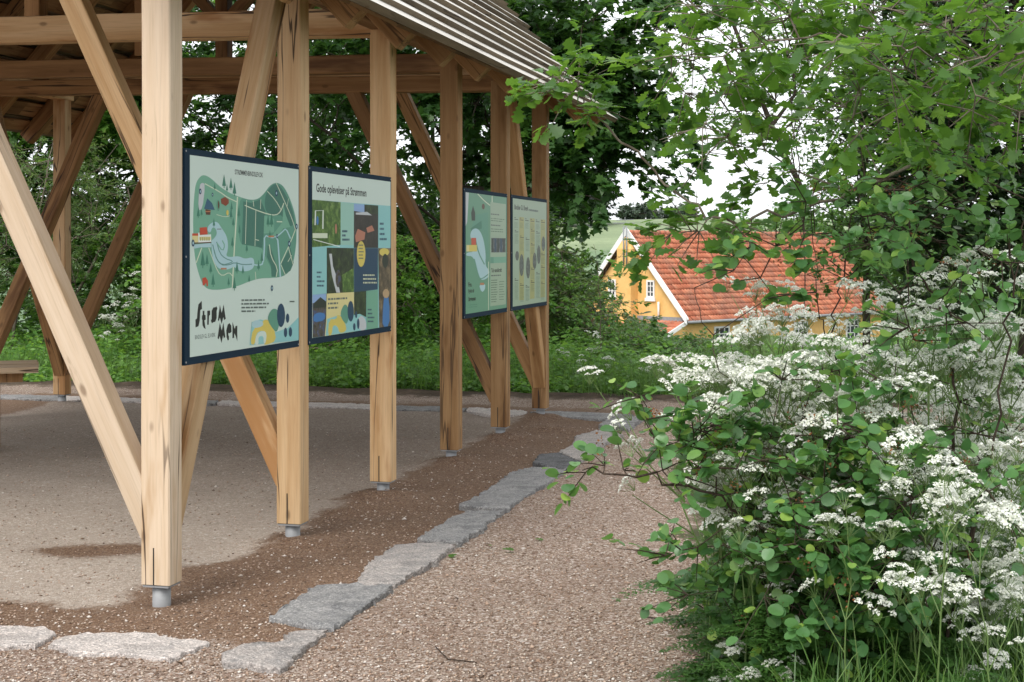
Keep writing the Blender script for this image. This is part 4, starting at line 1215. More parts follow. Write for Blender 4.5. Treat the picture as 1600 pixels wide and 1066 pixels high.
def sprays(cloud, C, D, rng, per, leaf_len, tmpl, spread=.32, twigs=None, n_tw=3, flat=.55, upw=1.0, tw_r=.0022, lw=.22, hang=.15):
    """leafy twigs around every cluster point"""
    for c, d in zip(C, D):
        k = max(1, int(rng.poisson(n_tw)))
        m_ = max(2, int(per / k))
        for _ in range(k):
            t_ = d * .6 + rng.normal(0, .75, 3) * np.array([1, 1, flat]); t_ /= np.linalg.norm(t_) + 1e-9
            L = spread * rng.uniform(.55, 1.35)
            f = np.sqrt(rng.random(m_)) * 1.05
            sagv = np.array([0, 0, -hang * L])
            P = c + t_ * (f * L)[:, None] + sagv * (f ** 2)[:, None]
            sd = np.cross(t_, [0, 0, 1]); sd /= np.linalg.norm(sd) + 1e-9
            s_ = np.where(rng.random(m_) > .5, 1., -1.)
            dr = t_ * .65 + sd * s_[:, None] * .8 + rng.normal(0, .38, (m_, 3)) + np.array([0, 0, -hang])
            nm = np.array([0, 0, upw]) + rng.normal(0, .42, (m_, 3)) + d * .25
            P = P + rng.normal(0, lw * leaf_len, (m_, 3))
            cloud.add(*leaves(P, dr, nm, leaf_len * rng.uniform(.6, 1.15, m_), tmpl))
            if twigs is not None:
                twigs.tube([c, c + t_ * L * .5 + sagv * .25, c + t_ * L + sagv], [tw_r * 1.4, tw_r, tw_r * .5], 3, cap=False)


def plant(name, label, cat, base, trunks, ells, per, leaf_len, tmpl, lm, bm, seed, group=None, r_base=.12, r_tip=.006, spread=.32, twig=False, n_tw=3, flat=.55, shell=.45, extra=None, keep=None, wander=.10, hang=.15, parts=('trunk', 'crown'), upw=1.0, pref=.25, trunk_r=None):
    rng = np.random.default_rng(seed)
    C = in_ells(ells, rng, shell)
    if extra is not None: C = np.concatenate([C, np.array(extra, float)])
    if keep is not None: C = C[np.array([bool(keep(*c)) for c in C])]
    root = empty(name, base, label, cat, group)
    b0 = np.array(base)
    m, D = skeleton([[tuple(np.array(p) - b0) for p in tr] for tr in trunks], C - b0, rng, wander, trunk_r, r_tip, r_base, pref=pref)
    cl = Cloud(); 
    sprays(cl, C - b0, D, rng, per, leaf_len, tmpl, spread, m if twig else None, n_tw, flat, hang=hang, upw=upw)
    m.build(parts[0], bm, root, True)
    link_mesh(parts[1], cl.mesh(parts[1]), lm, root)
    return root


def px_cloud(seed, *specs):
    rg = np.random.default_rng(seed); out = []
    for (n, cx, cy, rx, ry, Y0, Y1) in specs:
        k = 0
        while k < n:
            a, b_ = rg.uniform(-1, 1, 2)
            if a * a + b_ * b_ < 1: out.append(at(cx + rx * a, cy + ry * b_, rg.uniform(Y0, Y1))); k += 1
    return out


def g0(x, y): return (x, y, float(terrain(x, y)) - .03)

GB = 'trees and shrubs behind the shelter'
# big dark sycamore behind the shelter
plant('sycamore_tree', 'big dark sycamore with leaning trunk rising behind the middle of the shelter', 'tree', g0(-1.0, 22.5),
      [[g0(-1.0, 22.5), (-.92, 22.4, 2.2), (-.6, 22.2, 4.2), (-.3, 22, 7.5)], [(-.92, 22.4, 1.9), (-1.9, 21.6, 2.6), (-3.1, 20.9, 3.7)], [(-.85, 22.4, 2.6), (.2, 21.4, 2.5), (1.2, 20.9, 2.7)]],
      [(-.6, 22, 6.4, 4.4, 3.2, 3.0, 330), (1.1, 20.8, 3.75, .95, .9, 1.0, 75), (.55, 20.9, 3.9, 1.2, 1.0, 1.5, 90), (-.9, 21.3, 4.3, 2.0, 1.2, 1.3, 90), (-2.4, 21, 4.3, 1.3, 1.2, 1.1, 44), (-.3, 22.5, 2.9, 1.3, .6, .8, 40)],
      44, .135, T_syc, L_syc, M['bark'], 21, GB, .30, .007, .42, n_tw=3, hang=.25, keep=lambda x, y, z: not (z < 2.7 and x > 1.3), extra=px_cloud(5, (60, 950, 60, 110, 90, 20, 22), (40, 940, 170, 80, 80, 20, 21.5), (26, 915, 275, 60, 60, 20, 21), (9, 1010, 225, 60, 50, 20, 21), (6, 985, 285, 30, 25, 20, 20.6)))
plant('beech_tree', 'tall dark tree closing the view between the nearest two posts', 'tree', g0(-4.6, 25),
      [[g0(-4.6, 25), (-4.5, 25, 3), (-4.4, 25, 8)]],
      [(-4.5, 25, 6.1, 3.2, 2.2, 3.6, 380), (-3.6, 24, 3.2, 1.8, 1.2, 1.6, 90)], 48, .14, T_ell, L_syc, M['bark'], 22, GB, .22, .007, .42)
plant('maple_tree', 'tall green tree behind the left end of the shelter', 'tree', g0(-9.2, 24.5),
      [[g0(-9.2, 24.5), (-9.1, 24.4, 3), (-8.8, 24.4, 8)]],
      [(-8.6, 24.3, 5.6, 3.2, 2.0, 3.4, 420), (-7.2, 22.6, 4.2, 1.4, 1.0, 1.4, 110)], 50, .15, T_syc, L_haz, M['bark'], 23, GB, .22, .007, .42)
plant('willow_shrub', 'grey green willow thicket at the left behind the crossing braces', 'shrub', g0(-7.6, 20.6),
      [[g0(-7.6, 20.6), (-7.7, 20.6, 1.2), (-7.9, 20.7, 3.2)], [g0(-7.2, 20.5), (-6.9, 20.5, 1.2), (-6.6, 20.5, 2.9)], [g0(-7.0, 20.9), (-6.2, 20.9, 1.2), (-5.6, 21, 2.4)]],
      [(-7.6, 20.6, 2.3, 1.7, 1.1, 1.9, 200), (-5.9, 20.8, 1.8, 1.2, 1.0, 1.5, 130)], 52, .085, T_nar, L_wil, M['bark_light'], 24, GB, .06, .005, .36, twig=True)
plant('hazel_shrub', 'bright green hazel bush behind the second and third posts', 'shrub', g0(-3.4, 19.6),
      [[g0(-3.4, 19.6), (-3.6, 19.6, 1.0), (-3.9, 19.6, 1.9)], [g0(-3.2, 19.6), (-2.7, 19.5, .9), (-2.2, 19.6, 1.7)]],
      [(-3.9, 19.7, 1.0, 1.3, .9, 1.05, 120), (-2.2, 19.8, .9, 1.2, .9, .95, 100)], 46, .09, T_ell, L_haz, M['bark_light'], 25, GB, .05, .005, .32, twig=True)
plant('elder_shrub', 'loose bush with bare lower twigs behind the fourth post', 'shrub', g0(-.6, 20.0),
      [[g0(-.6, 20), (-.8, 20, .9), (-1.1, 20, 1.9)], [g0(-.5, 20), (-.1, 20, .9), (.3, 20.1, 1.7)]],
      [(-.8, 20, 1.15, 1.1, .8, .85, 80), (.15, 20.2, .95, .8, .8, .7, 60)], 44, .09, T_ell, L_haz, M['bark_light'], 26, GB, .05, .005, .32, twig=True)
plant('sallow_bush', 'rounded pale green bush right of the last post with the field behind', 'shrub', g0(1.0, 20.5),
      [[g0(1.0, 20.5), (.9, 20.5, .7), (.7, 20.5, 1.6)], [g0(1.1, 20.5), (1.4, 20.4, .7), (1.6, 20.4, 1.0)]],
      [(.72, 20.6, .95, .50, .7, .85, 85), (1.15, 20.4, .65, .65, .7, .55, 80)], 50, .065, T_ell, L_wil, M['bark_light'], 27, GB, .04, .004, .28, twig=True)
plant('hedge_shrub', 'low dark bush in front of the house gable', 'shrub', g0(1.9, 19.2),
      [[g0(1.9, 19.2), (1.8, 19.2, .3), (1.7, 19.2, .6)], [g0(2.0, 19.2), (2.4, 19.2, .3), (2.7, 19.2, .45)]],
      [(1.65, 19.3, .28, .6, .5, .38, 70), (2.5, 19.0, .18, .8, .5, .30, 70)], 46, .06, T_ell, L_bush, M['bark_light'], 28, GB, .03, .004, .24, twig=True)
# a spray reaching across the gable
plant('hornbeam_sapling', 'thin sapling whose flat sprays reach across the yellow gable', 'tree', g0(1.12, 18.6),
      [[g0(1.12, 18.6), (1.15, 18.6, .9), (1.05, 18.5, 1.7)]],
      [(1.2, 18.6, .75, .35, .3, .3, 14)], 26, .06, T_ell, L_haz, M['bark_light'], 29, None, .018, .003, .26, twig=True, n_tw=2, flat=.25,
      extra=[at(925, 405, 18.5), at(950, 410, 18.4), at(968, 402, 18.4), at(945, 432, 18.4), at(920, 445, 18.5), at(980, 428, 18.3), at(958, 475, 18.3), at(985, 472, 18.2), at(930, 470, 18.4), at(905, 420, 18.6)])
# woodland closing the view behind the shelter
WOOD = [(-12.5, 27, 7.5, 2.6, 'dense dark tree deep in the wood at the far left'), (-10.4, 30, 9, 2.8, 'tall tree deep in the wood behind the left braces'), (-7.4, 28, 8, 2.5, 'dense tree in the wood right of the willow thicket'), (-5.2, 31, 9, 2.6, 'tall tree deep in the wood seen right of the nearest post'),
        (-3.4, 28.5, 7.5, 2.2, 'dense tree deep in the wood behind the map board'), (-1.7, 30, 8.5, 2.2, 'tall tree deep in the wood left of the sycamore trunk'), (-.45, 28, 7.5, 1.25, 'dense tree deep in the wood right of the sycamore trunk')]
for i, (X, Y, h, wd, lab) in enumerate(WOOD):
    b_ = g0(X, Y)
    plant('woodland_tree', lab, 'tree', b_, [[b_, (X + .1, Y, 2.0), (X, Y, h * .8)]], [(X, Y, h * .62, wd, wd * .8, h * .42, 150), (X, Y - .6, 1.6, wd * .9, wd * .6, 1.7, 110)], 46, .16, T_ell, (L_haz, L_bush, L_haz, L_syc, L_bush, L_syc, L_syc)[i], M['bark'], 110 + i, GB, .16, .008, .5, shell=.6)
UNDER = [(-11.8, 25, 4.2, 1.9, L_haz, 'tall bright thicket at the far left edge'), (-8.6, 23.2, 4.3, 1.9, L_haz, 'tall bright thicket behind the willow'), (-6.2, 24, 4.0, 1.8, L_bush, 'tall dull thicket right of the willow'), (-4.0, 23.6, 3.6, 1.6, L_haz, 'tall bright thicket behind the upper edge of the map board'), (-2.6, 24.5, 3.4, 1.5, L_bush, 'tall dull thicket behind the second board'),
         (-9.6, 22.5, 2.9, 1.6, L_haz, 'leafy thicket left of the willow'), (-4.9, 21.5, 2.5, 1.5, L_haz, 'leafy thicket between willow and map board'), (-3.0, 22.5, 2.3, 1.4, L_bush, 'dull green thicket behind the map board'), (-1.5, 23.5, 2.4, 1.3, L_syc, 'dark thicket at the foot of the sycamore'), (.25, 23, 2.2, 1.1, L_bush, 'dull green thicket behind the two farthest boards')]
for i, (X, Y, h, wd, lm_, lab) in enumerate(UNDER):
    b_ = g0(X, Y)
    plant('thicket_shrub', lab, 'shrub', b_, [[b_, (X - .3, Y, h * .4), (X - .4, Y, h * .7)], [b_, (X + .3, Y, h * .4), (X + .5, Y, h * .65)]], [(X, Y, h * .48, wd, .9, h * .52, 210)], 46, .125, T_ell, lm_, M['bark_light'], 130 + i, GB, .05, .005, .34, shell=.6)
# right: slender tree and dark mass behind the flowers
plant('young_ash_tree', 'slender light green tree standing against the white sky above the red roof', 'tree', g0(2.85, 14.2),
      [[g0(2.85, 14.2), (2.88, 14.2, 1.8), (2.82, 14.2, 2.6), (2.62, 14.2, 4.2), (2.5, 14.2, 6.0)], [(2.86, 14.2, 2.2), (2.45, 14.0, 3.0), (2.05, 13.8, 4.0)]],
      [(2.5, 14.2, 4.1, 1.25, 1.0, 1.75, 150), (3.2, 14.2, 3.2, .7, .8, 1.1, 60), (2.05, 13.9, 3.7, .6, .6, .9, 34), (2.35, 14.2, 6.0, 1.2, 1.1, 1.2, 80)], 30, .062, T_ell, L_haz, M['bark'], 30, None, .055, .0035, .30, twig=True, n_tw=3,
      keep=lambda x, y, z: x / y * FPX + CX > 1060 and (HY - (z - EYE) / y * FPX) < 330)
plant('holly_tree', 'dark dense tree filling the right edge behind the white flowers', 'tree', g0(5.4, 15.2),
      [[g0(5.4, 15.2), (5.4, 15.2, 2), (5.2, 15.2, 6)]],
      [(5.4, 15.3, 3.4, 1.75, 1.3, 2.6, 420), (4.6, 14.6, 2.3, .9, .9, 1.5, 170), (5.0, 14.2, 5.0, 1.6, 1.2, 1.4, 150)], 56, .10, T_ell, L_dark, M['bark'], 31, None, .13, .005, .36)
plant('thorn_tree', 'dull green tree between the slender tree and the dark right edge', 'tree', g0(4.3, 17.5),
      [[g0(4.3, 17.5), (4.3, 17.5, 2), (4.1, 17.5, 5.5)]],
      [(4.5, 17.5, 3.7, 1.3, 1.1, 2.3, 300), (5.0, 17.2, 2.0, 1.2, 1.0, 1.5, 100), (4.0, 17.2, 1.9, .9, .8, .9, 50)], 44, .075, T_ell, L_bush, M['bark'], 32, None, .10, .005, .36, keep=lambda x, y, z: x / y * FPX + CX > 1235)
# trees beyond the house and along the ridge of the field
for i, (px, Y, h, wd, lab) in enumerate([(1172, 100, 7.0, 3.2, 'pale round tree behind the red roof'), (1330, 104, 8.5, 5, 'broad tree behind the right end of the red roof'), (1440, 100, 8.5, 5, 'broad tree right of the house, mostly behind nearer leaves'), (1240, 112, 7.5, 3.0, 'small tree behind the middle of the red roof')]):
    X = (px - CX) / FPX * Y; b_ = g0(X, Y)
    plant('field_tree', lab, 'tree', b_, [[b_, (X, Y, b_[2] + h * .9)]], [(X, Y, b_[2] + h * .62, wd, wd, h * .42, 90)], 46, .42, T_dia, L_bush, M['bark'], 40 + i, None, .25, .03, 1.0)
for i, (px, Y, h, wd, lab) in enumerate([(885, 205, 8.6, 3.2, 'dark spruce in the middle of the wood on the ridge'), (868, 208, 8.2, 3.0, 'dark spruce at the left of the wood on the ridge'), (908, 203, 8.0, 2.8, 'dark spruce right of the middle of the wood on the ridge'), (931, 206, 6.8, 2.6, 'dark spruce at the right end of the wood on the ridge'), (850, 210, 8.4, 3.0, 'dark spruce of the ridge wood beside the last post'), (1000, 245, 2.4, 4.0, 'tiny round tree on the skyline left of the house ridge'), (1072, 250, 2.2, 1.4, 'tiny pointed tree on the skyline above the red roof'), (1056, 248, 1.6, 2.4, 'low tuft of trees on the skyline above the red roof')]):
    X = (px - CX) / FPX * Y; b_ = g0(X, Y)
    plant('distant_tree', lab, 'tree', b_, [[b_, (X, Y, b_[2] + h * .95)]], [(X, Y, b_[2] + h * .5, wd, wd, h * .48, 110)], 46, .5, T_dia, L_dark if i < 5 else L_far, M['bark'], 60 + i, None, .25, .03, 1.0)

# herbs and nettles along the far edge of the gravel: ground cover
def ground_cover(name, n, yr, hfun, seed, lm, leaf_len, ok, tm=None):
    rng = np.random.default_rng(seed)
    X = rng.uniform(-12, 7.5, n); Y = rng.uniform(*yr, n)
    k = ok(X, Y); X, Y = X[k], Y[k]; n = len(X)
    Hm = hfun(X, Y) * (.35 + .65 * rng.random(n))
    cl = Cloud(); Z = terrain(X, Y)
    m_ = 9
    for j in range(m_):
        f = (j + 1) / m_
        P = np.stack([X + rng.normal(0, .07, n), Y + rng.normal(0, .07, n), Z + Hm * f * rng.uniform(.8, 1.1, n)], -1)
        a = rng.uniform(0, 6.28, n)
        D = np.stack([np.cos(a), np.sin(a), rng.uniform(-.5, .5, n)], -1)
        N = np.array([0, -.25, 1.]) + rng.normal(0, .4, (n, 3))
        cl.add(*leaves(P, D, N, leaf_len * rng.uniform(.6, 1.25, n), tm or T_ell))
    o_ = link_mesh(name, cl.mesh(name), lm); tag(o_, kind='stuff'); return o_


def uv_(X, Y): return X * SN + Y * CS, X * CS - Y * SN
def patch(X, Y): return .5 + .5 * hsh(X, Y, 1.6)
ground_cover('nettle_ground_cover', 21000, (15.0, 23), lambda X, Y: .10 + .48 * np.clip((uv_(X, Y)[0] - 15.7) / 1.2, 0, 1) * (.55 + .6 * patch(X, Y)) * np.where(X / Y * FPX + CX > 1035, .45, 1), 71, L_herb, .078,
             lambda X, Y: uv_(X, Y)[0] + .25 * hsh(X, Y, 1.7) > 15.85)
ground_cover('woundwort_ground_cover', 7000, (15.0, 22), lambda X, Y: .08 + .55 * np.clip((uv_(X, Y)[0] - 15.9) / 1.5, 0, 1) * (.3 + .9 * patch(Y, X)) * np.where(X / Y * FPX + CX > 1035, .45, 1), 74, L_wil, .085, lambda X, Y: (uv_(X, Y)[0] > 15.9) & (patch(X * .7, Y * .7) > .45), T_nar)
ground_cover('bank_ground_cover', 9000, (21, 40), lambda X, Y: (.25 + .35 * patch(X, Y)) * np.where(X / Y * FPX + CX > 1030, .25, 1), 72, L_bush, .16, lambda X, Y: np.abs(X) < 9)
# verge under the flowering bush
ground_cover('verge_ground_cover', 5200, (4.3, 11), lambda X, Y: .06 + .26 * patch(X, Y), 73, L_fern, .055, lambda X, Y: (X > 1.12 + .10 * (Y - 5.5) + .1 * hsh(X, Y, 1.4)) & (X < 4.5))


def grass(name, n, xr, yr, h, seed, ok):
    rng = np.random.default_rng(seed)
    X = rng.uniform(*xr, n); Y = rng.uniform(*yr, n); k = ok(X, Y); X, Y = X[k], Y[k]; n = len(X)
    L = h * rng.uniform(.45, 1.3, n); a = rng.uniform(0, 6.28, n); lean = rng.uniform(.1, .65, n); wd = rng.uniform(.002, .0042, n)
    d = np.stack([np.cos(a), np.sin(a)], -1); s = np.stack([-d[:, 1], d[:, 0]], -1)
    Z = terrain(X, Y) - .01; V = np.zeros((n, 9, 3))
    for j, f in enumerate((0, .35, .7, .92)):
        off = d * (L * lean * f ** 2)[:, None]; wj = wd * (1 - .55 * f)
        z = Z + L * f * (1 - .28 * lean * f)
        for q, sg in enumerate((-1, 1)):
            V[:, j * 2 + q, :2] = np.stack([X, Y], -1) + off + s * (sg * wj)[:, None]; V[:, j * 2 + q, 2] = z
    V[:, 8, :2] = np.stack([X, Y], -1) + d * (L * lean)[:, None]; V[:, 8, 2] = Z + L * (1 - .32 * lean)
    F = [[0, 1, 3, 2], [2, 3, 5, 4], [4, 5, 7, 6], [6, 7, 8]]
    fl = np.concatenate([np.array(f) for f in F]); tot = np.array([4, 4, 4, 3])
    o_ = link_mesh(name, np_mesh(name, V.reshape(-1, 3), (fl[None] + (np.arange(n) * 9)[:, None]).ravel(), np.tile(tot, n)), L_grass)
    return tag(o_, kind='stuff')
grass('long_grass', 14000, (.8, 4.2), (3.9, 8), .42, 81, lambda X, Y: X > 1.02 + .10 * (Y - 5.5) + .12 * hsh(X, Y, 1.4))
grass('short_grass', 42000, (-11, 5), (15, 20), .34, 82, lambda X, Y: (uv_(X, Y)[0] + .3 * hsh(X, Y, 1.3) > 15.8))

# ------------------------------------------------------------------ round-leaved shrub by the path
ame_extra = []
def path_pts(px): return [at(*p) for p in px]
tr = [
    path_pts([(1330, 1010, 5.4), (1325, 850, 5.4), (1312, 640, 5.4), (1298, 560, 5.4), (1275, 470, 5.4), (1270, 380, 5.5)]),
    path_pts([(1330, 1000, 5.4), (1318, 700, 5.45), (1308, 540, 5.5), (1310, 440, 5.5), (1330, 360, 5.5), (1350, 270, 5.6)]),
    path_pts([(1400, 1010, 5.6), (1420, 760, 5.6), (1395, 560, 5.7), (1420, 430, 5.7), (1400, 330, 5.7)]),
    path_pts([(1420, 1010, 5.3), (1500, 700, 5.2), (1480, 500, 5.2), (1430, 400, 5.2), (1395, 300, 5.2)]),
    path_pts([(1300, 1010, 5.2), (1250, 850, 5.2), (1180, 650, 5.1), (1120, 560, 5.1), (1085, 450, 5.1)]),
    path_pts([(1280, 1010, 5.1), (1190, 900, 5.0), (1120, 760, 4.9), (1040, 690, 4.9), (1000, 620, 4.9)]),
    path_pts([(1280, 1010, 5.1), (1200, 850, 4.95), (1110, 770, 4.8), (1010, 745, 4.75), (910, 735, 4.7)]),
    path_pts([(1450, 1020, 5.0), (1530, 800, 4.9), (1570, 560, 4.9), (1590, 400, 4.9), (1600, 260, 4.9)])]
for i in range(len(tr)): tr[i][0] = Vector((tr[i][0].x, tr[i][0].y, -.03)); 
rng_a = np.random.default_rng(91)
def scatter_px(n, cx, cy, rx, ry, Y0, Y1):
    out = []
    while len(out) < n:
        a, b_ = rng_a.uniform(-1, 1, 2)
        if a * a + b_ * b_ < 1: out.append(at(cx + rx * a, cy + ry * b_, rng_a.uniform(Y0, Y1)))
    return out
ame_extra += scatter_px(105, 1250, 800, 105, 135, 4.7, 5.7) + scatter_px(95, 1350, 810, 135, 150, 4.5, 5.5) + scatter_px(45, 1290, 920, 120, 70, 4.6, 5.2) + scatter_px(20, 1480, 800, 110, 130, 4.5, 5.2) + scatter_px(40, 1180, 920, 70, 90, 4.9, 5.7)
ame_extra += scatter_px(20, 1125, 700, 45, 80, 4.7, 5.2) + scatter_px(20, 1290, 640, 170, 80, 4.7, 5.6) + scatter_px(22, 1350, 330, 150, 60, 5.0, 5.8) + scatter_px(20, 1450, 310, 120, 80, 4.8, 5.6)
ame_extra += scatter_px(15, 1500, 430, 100, 90, 4.7, 5.4) + scatter_px(7, 1200, 420, 70, 50, 4.9, 5.5) + scatter_px(16, 1480, 600, 120, 150, 4.8, 5.4)
ame_extra += [at(x, y, 4.75) for x, y in ((915, 738), (945, 728), (975, 735), (1005, 726), (1035, 735), (1070, 745), (1040, 868), (1065, 860), (1090, 855), (1075, 930), (1000, 620), (1010, 655), (1030, 700), (1060, 690), (1120, 640))]
plant('round_leaved_shrub', 'round-leaved shrub with dark stems leaning over the gravel at the right', 'shrub', (1.28, 5.4, -.03), tr,
      [(1.25, 5.5, .35, .5, .5, .3, 20)], 17, .047, T_round, L_ame, M['stem_dark'], 92, None, .013, .0019, .15, twig=True, n_tw=2.2, extra=ame_extra, wander=.06, hang=.1, parts=('stems', 'leaves'), upw=.8, pref=.12)

# russet bud clusters at the twig ends
bc = Cloud(); rb = np.random.default_rng(97); sh_ = bpy.data.objects['round_leaved_shrub']; b0_ = np.array(sh_.location)
for k in rb.choice(len(ame_extra), 130, replace=False):
    c_ = np.array(ame_extra[k]) - b0_ + rb.normal(0, .06, 3); n__ = 16
    bc.add(*leaves(c_ + rb.normal(0, .014, (n__, 3)), rb.normal(0, 1, (n__, 3)), rb.normal(0, 1, (n__, 3)) + .01, rb.uniform(.006, .014, n__), T_dia))
link_mesh('buds', bc.mesh('buds'), P_bud, sh_)

# ------------------------------------------------------------------ oak leaning in from the right with its branches
oak_tr = [[(4.9, 7.2, -.05), (4.85, 7.2, 2.0), (4.7, 7.2, 4.5), (4.6, 7.2, 7.0)],
          [(4.83, 7.2, 2.3)] + path_pts([(1700, 130, 5.6), (1560, 190, 5.5), (1400, 265, 5.4), (1260, 328, 5.4), (1140, 350, 5.4), (1070, 312, 5.5), (1010, 256, 5.6), (955, 200, 5.6), (895, 145, 5.6)]),
          [(4.75, 7.2, 3.4)] + path_pts([(1680, -60, 5.4), (1500, 30, 5.0), (1360, 60, 4.9), (1220, 60, 5.0), (1110, 90, 5.2)]),
          [(4.80, 7.2, 2.9)] + path_pts([(1650, 60, 4.8), (1520, 110, 4.5), (1440, 90, 4.3), (1400, 40, 4.2)]),
          [(4.70, 7.2, 4.4)] + path_pts([(1600, -260, 6.0), (1350, -160, 6.0), (1150, -60, 6.0), (1030, 20, 6.0)])]
rng_a = np.random.default_rng(95)
ox = scatter_px(9, 888, 128, 30, 24, 5.5, 5.7) + scatter_px(3, 930, 168, 12, 10, 5.5, 5.65)
ox += scatter_px(27, 1180, 40, 120, 60, 4.9, 6.2) + scatter_px(15, 1170, 150, 110, 70, 5.0, 6.2) + scatter_px(7, 1062, 110, 26, 40, 5.2, 5.8)
ox += scatter_px(40, 1440, 50, 150, 75, 4.2, 6.2) + scatter_px(38, 1470, 160, 140, 90, 4.3, 6.4) + scatter_px(24, 1560, 120, 70, 140, 4.4, 5.8) + scatter_px(12, 1360, 190, 100, 60, 5.0, 6.4)
ox += scatter_px(7, 1125, 352, 60, 16, 5.2, 5.6) + scatter_px(5, 1070, 358, 30, 8, 5.25, 5.5) + scatter_px(7, 1190, 240, 90, 50, 5.2, 6.0)
ox += scatter_px(60, 1350, -150, 330, 100, 4.6, 6.6)
plant('oak_tree', 'oak reaching in from the right with lobed bright leaves hanging over the path', 'tree', (4.9, 7.2, -.05), oak_tr,
      [(4.3, 7.0, 4.8, 1.5, 1.3, 1.5, 60)], 15, .078, T_oak, L_oak, M['bark_light'], 96, None, .035, .0018, .17, twig=True, n_tw=2.4, extra=ox, wander=.06, hang=.12, pref=.15, trunk_r=.17)

# ------------------------------------------------------------------ cow parsley
def umbel_mesh(seed, dens=1.0):
    rng = np.random.default_rng(seed)
    m = MB(); cl_v = []; F = []
    R0 = .054
    n_um = int(rng.integers(11, 15))
    V = []; L = []; T = []
    rays = MB()
    for k in range(n_um):
        rr0 = R0 * math.sqrt((k + .5) / n_um) * rng.uniform(.85, 1.1); a = k * 2.399 + rng.normal(0, .2)
        c = np.array([rr0 * math.cos(a), rr0 * math.sin(a), .024 * (1 - (rr0 / R0) ** 2) + rng.normal(0, .0025)])
        rays.tube([(0, 0, -.045), tuple(c * np.array([.6, .6, 1]) + np.array([0, 0, -.022])), tuple(c - np.array([0, 0, .004]))], [.0011, .0008, .0005], 3, cap=False)
        n_f = int(rng.integers(15, 22))
        for j in range(n_f):
            q = .0125 * math.sqrt((j + .5) / n_f); b_ = j * 2.399 + rng.normal(0, .3)
            p = c + np.array([q * math.cos(b_), q * math.sin(b_), .008 * (1 - (q / .0125) ** 2) + rng.normal(0, .0012)])
            s = rng.uniform(.0029, .0045); n0 = len(V)
            nrm = np.array([math.cos(b_) * .5, math.sin(b_) * .5, 1]) + rng.normal(0, .35, 3); nrm /= np.linalg.norm(nrm)
            x = np.cross(nrm, [.3, .9, .1]); x /= np.linalg.norm(x); y = np.cross(nrm, x)
            for i in range(5):
                w_ = 6.2832 * i / 5; V.append(p + s * (math.cos(w_) * x + math.sin(w_) * y) + nrm * (.0006 * (i % 2)))
            L += [n0 + i for i in range(5)]; T.append(5)
    return np_mesh('florets', np.array(V), np.array(L), np.array(T)), rays


UMB = []
for k in range(4):
    me_, rays = umbel_mesh(200 + k); me_.materials.append(P_umb)
    ry = bpy.data.meshes.new('umbel_rays'); ry.from_pydata(rays.v, [], rays.f); ry.materials.append(P_stem); ry.update()
    UMB.append((me_, ry))


def fern_leaf(cl, base, az, L, rng, droop=.5):
    """twice divided leaf of many small segments"""
    d = np.array([math.cos(az), math.sin(az), 0]); s = np.array([-d[1], d[0], 0])
    P = []; D = []; N = []; S_ = []
    for f in np.linspace(.25, 1, 9):
        c = np.array(base) + d * L * f + np.array([0, 0, L * (.45 * f - droop * f * f)])
        for sg in (-1, 1):
            pl = L * .5 * (1.12 - f)
            for g_ in np.linspace(.1, 1, 5):
                q = c + (s * sg * .9 + d * .45) * pl * g_ + np.array([0, 0, -.15 * pl * g_])
                for sg2 in (-1, 1):
                    P.append(q); D.append(s * sg * .6 + d * .7 * (1 if sg2 > 0 else .2) + d * sg2 * .5 + rng.normal(0, .15, 3)); N.append(np.array([0, 0, 1.]) + rng.normal(0, .2, 3)); S_.append(max(.012, pl * .34 * (1.25 - g_)))
    cl.add(*leaves(np.array(P), np.array(D), np.array(N), np.array(S_), T_dia))


PROTO = []
for k in range(5):
    rng = np.random.default_rng(300 + k)
    H_ = 1.2
    st = MB(); cl = Cloud(); tips = []
    lean = rng.normal(0, .06, 2)
    main = [np.array([lean[0] * f * f, lean[1] * f * f, H_ * f * .80]) + np.append(rng.normal(0, .008, 2), 0) for f in np.linspace(0, 1, 8)]
    st.tube(main, [.0052 - .0032 * i / 7 for i in range(8)], 6)
    tips.append((main[-1] + np.array([rng.normal(0, .03), rng.normal(0, .03), .20 * H_]), main[-1], main[-2]))
    nb = int(rng.integers(6, 9))
    for j in range(nb):
        i = int(rng.integers(3, 8)); a = j * 2.4 + rng.normal(0, .4); b0 = main[i]
        ln = rng.uniform(.16, .34); e = b0 + np.array([math.cos(a) * ln * .55, math.sin(a) * ln * .55, ln * .95])
        mid = (b0 + e) / 2 + np.array([math.cos(a), math.sin(a), -.2]) * .05 * ln
        tips.append((e, b0, mid))
        if rng.random() < .65:
            a2 = a + rng.normal(0, .9); e2 = mid + np.array([math.cos(a2) * ln * .4, math.sin(a2) * ln * .4, ln * .55]); tips.append((e2, mid, (mid + e2) / 2 + rng.normal(0, .01, 3)))
    for e, b0, mid in tips:
        st.tube([b0, mid, e - np.array([0, 0, .04])], [.0026, .0019, .0014], 4, cap=False)
    for j in range(6):
        fern_leaf(cl, main[min(1 + j // 2, 5)], j * 2.2 + rng.normal(0, .3), rng.uniform(.20, .34), rng)
    sm_ = bpy.data.meshes.new('stem'); sm_.from_pydata(st.v, [], st.f); sm_.materials.append(P_stem); sm_.update()
    lf = cl.mesh('leaf'); lf.materials.append(L_fern)
    PROTO.append((sm_, lf, [t_[0] for t_ in tips]))


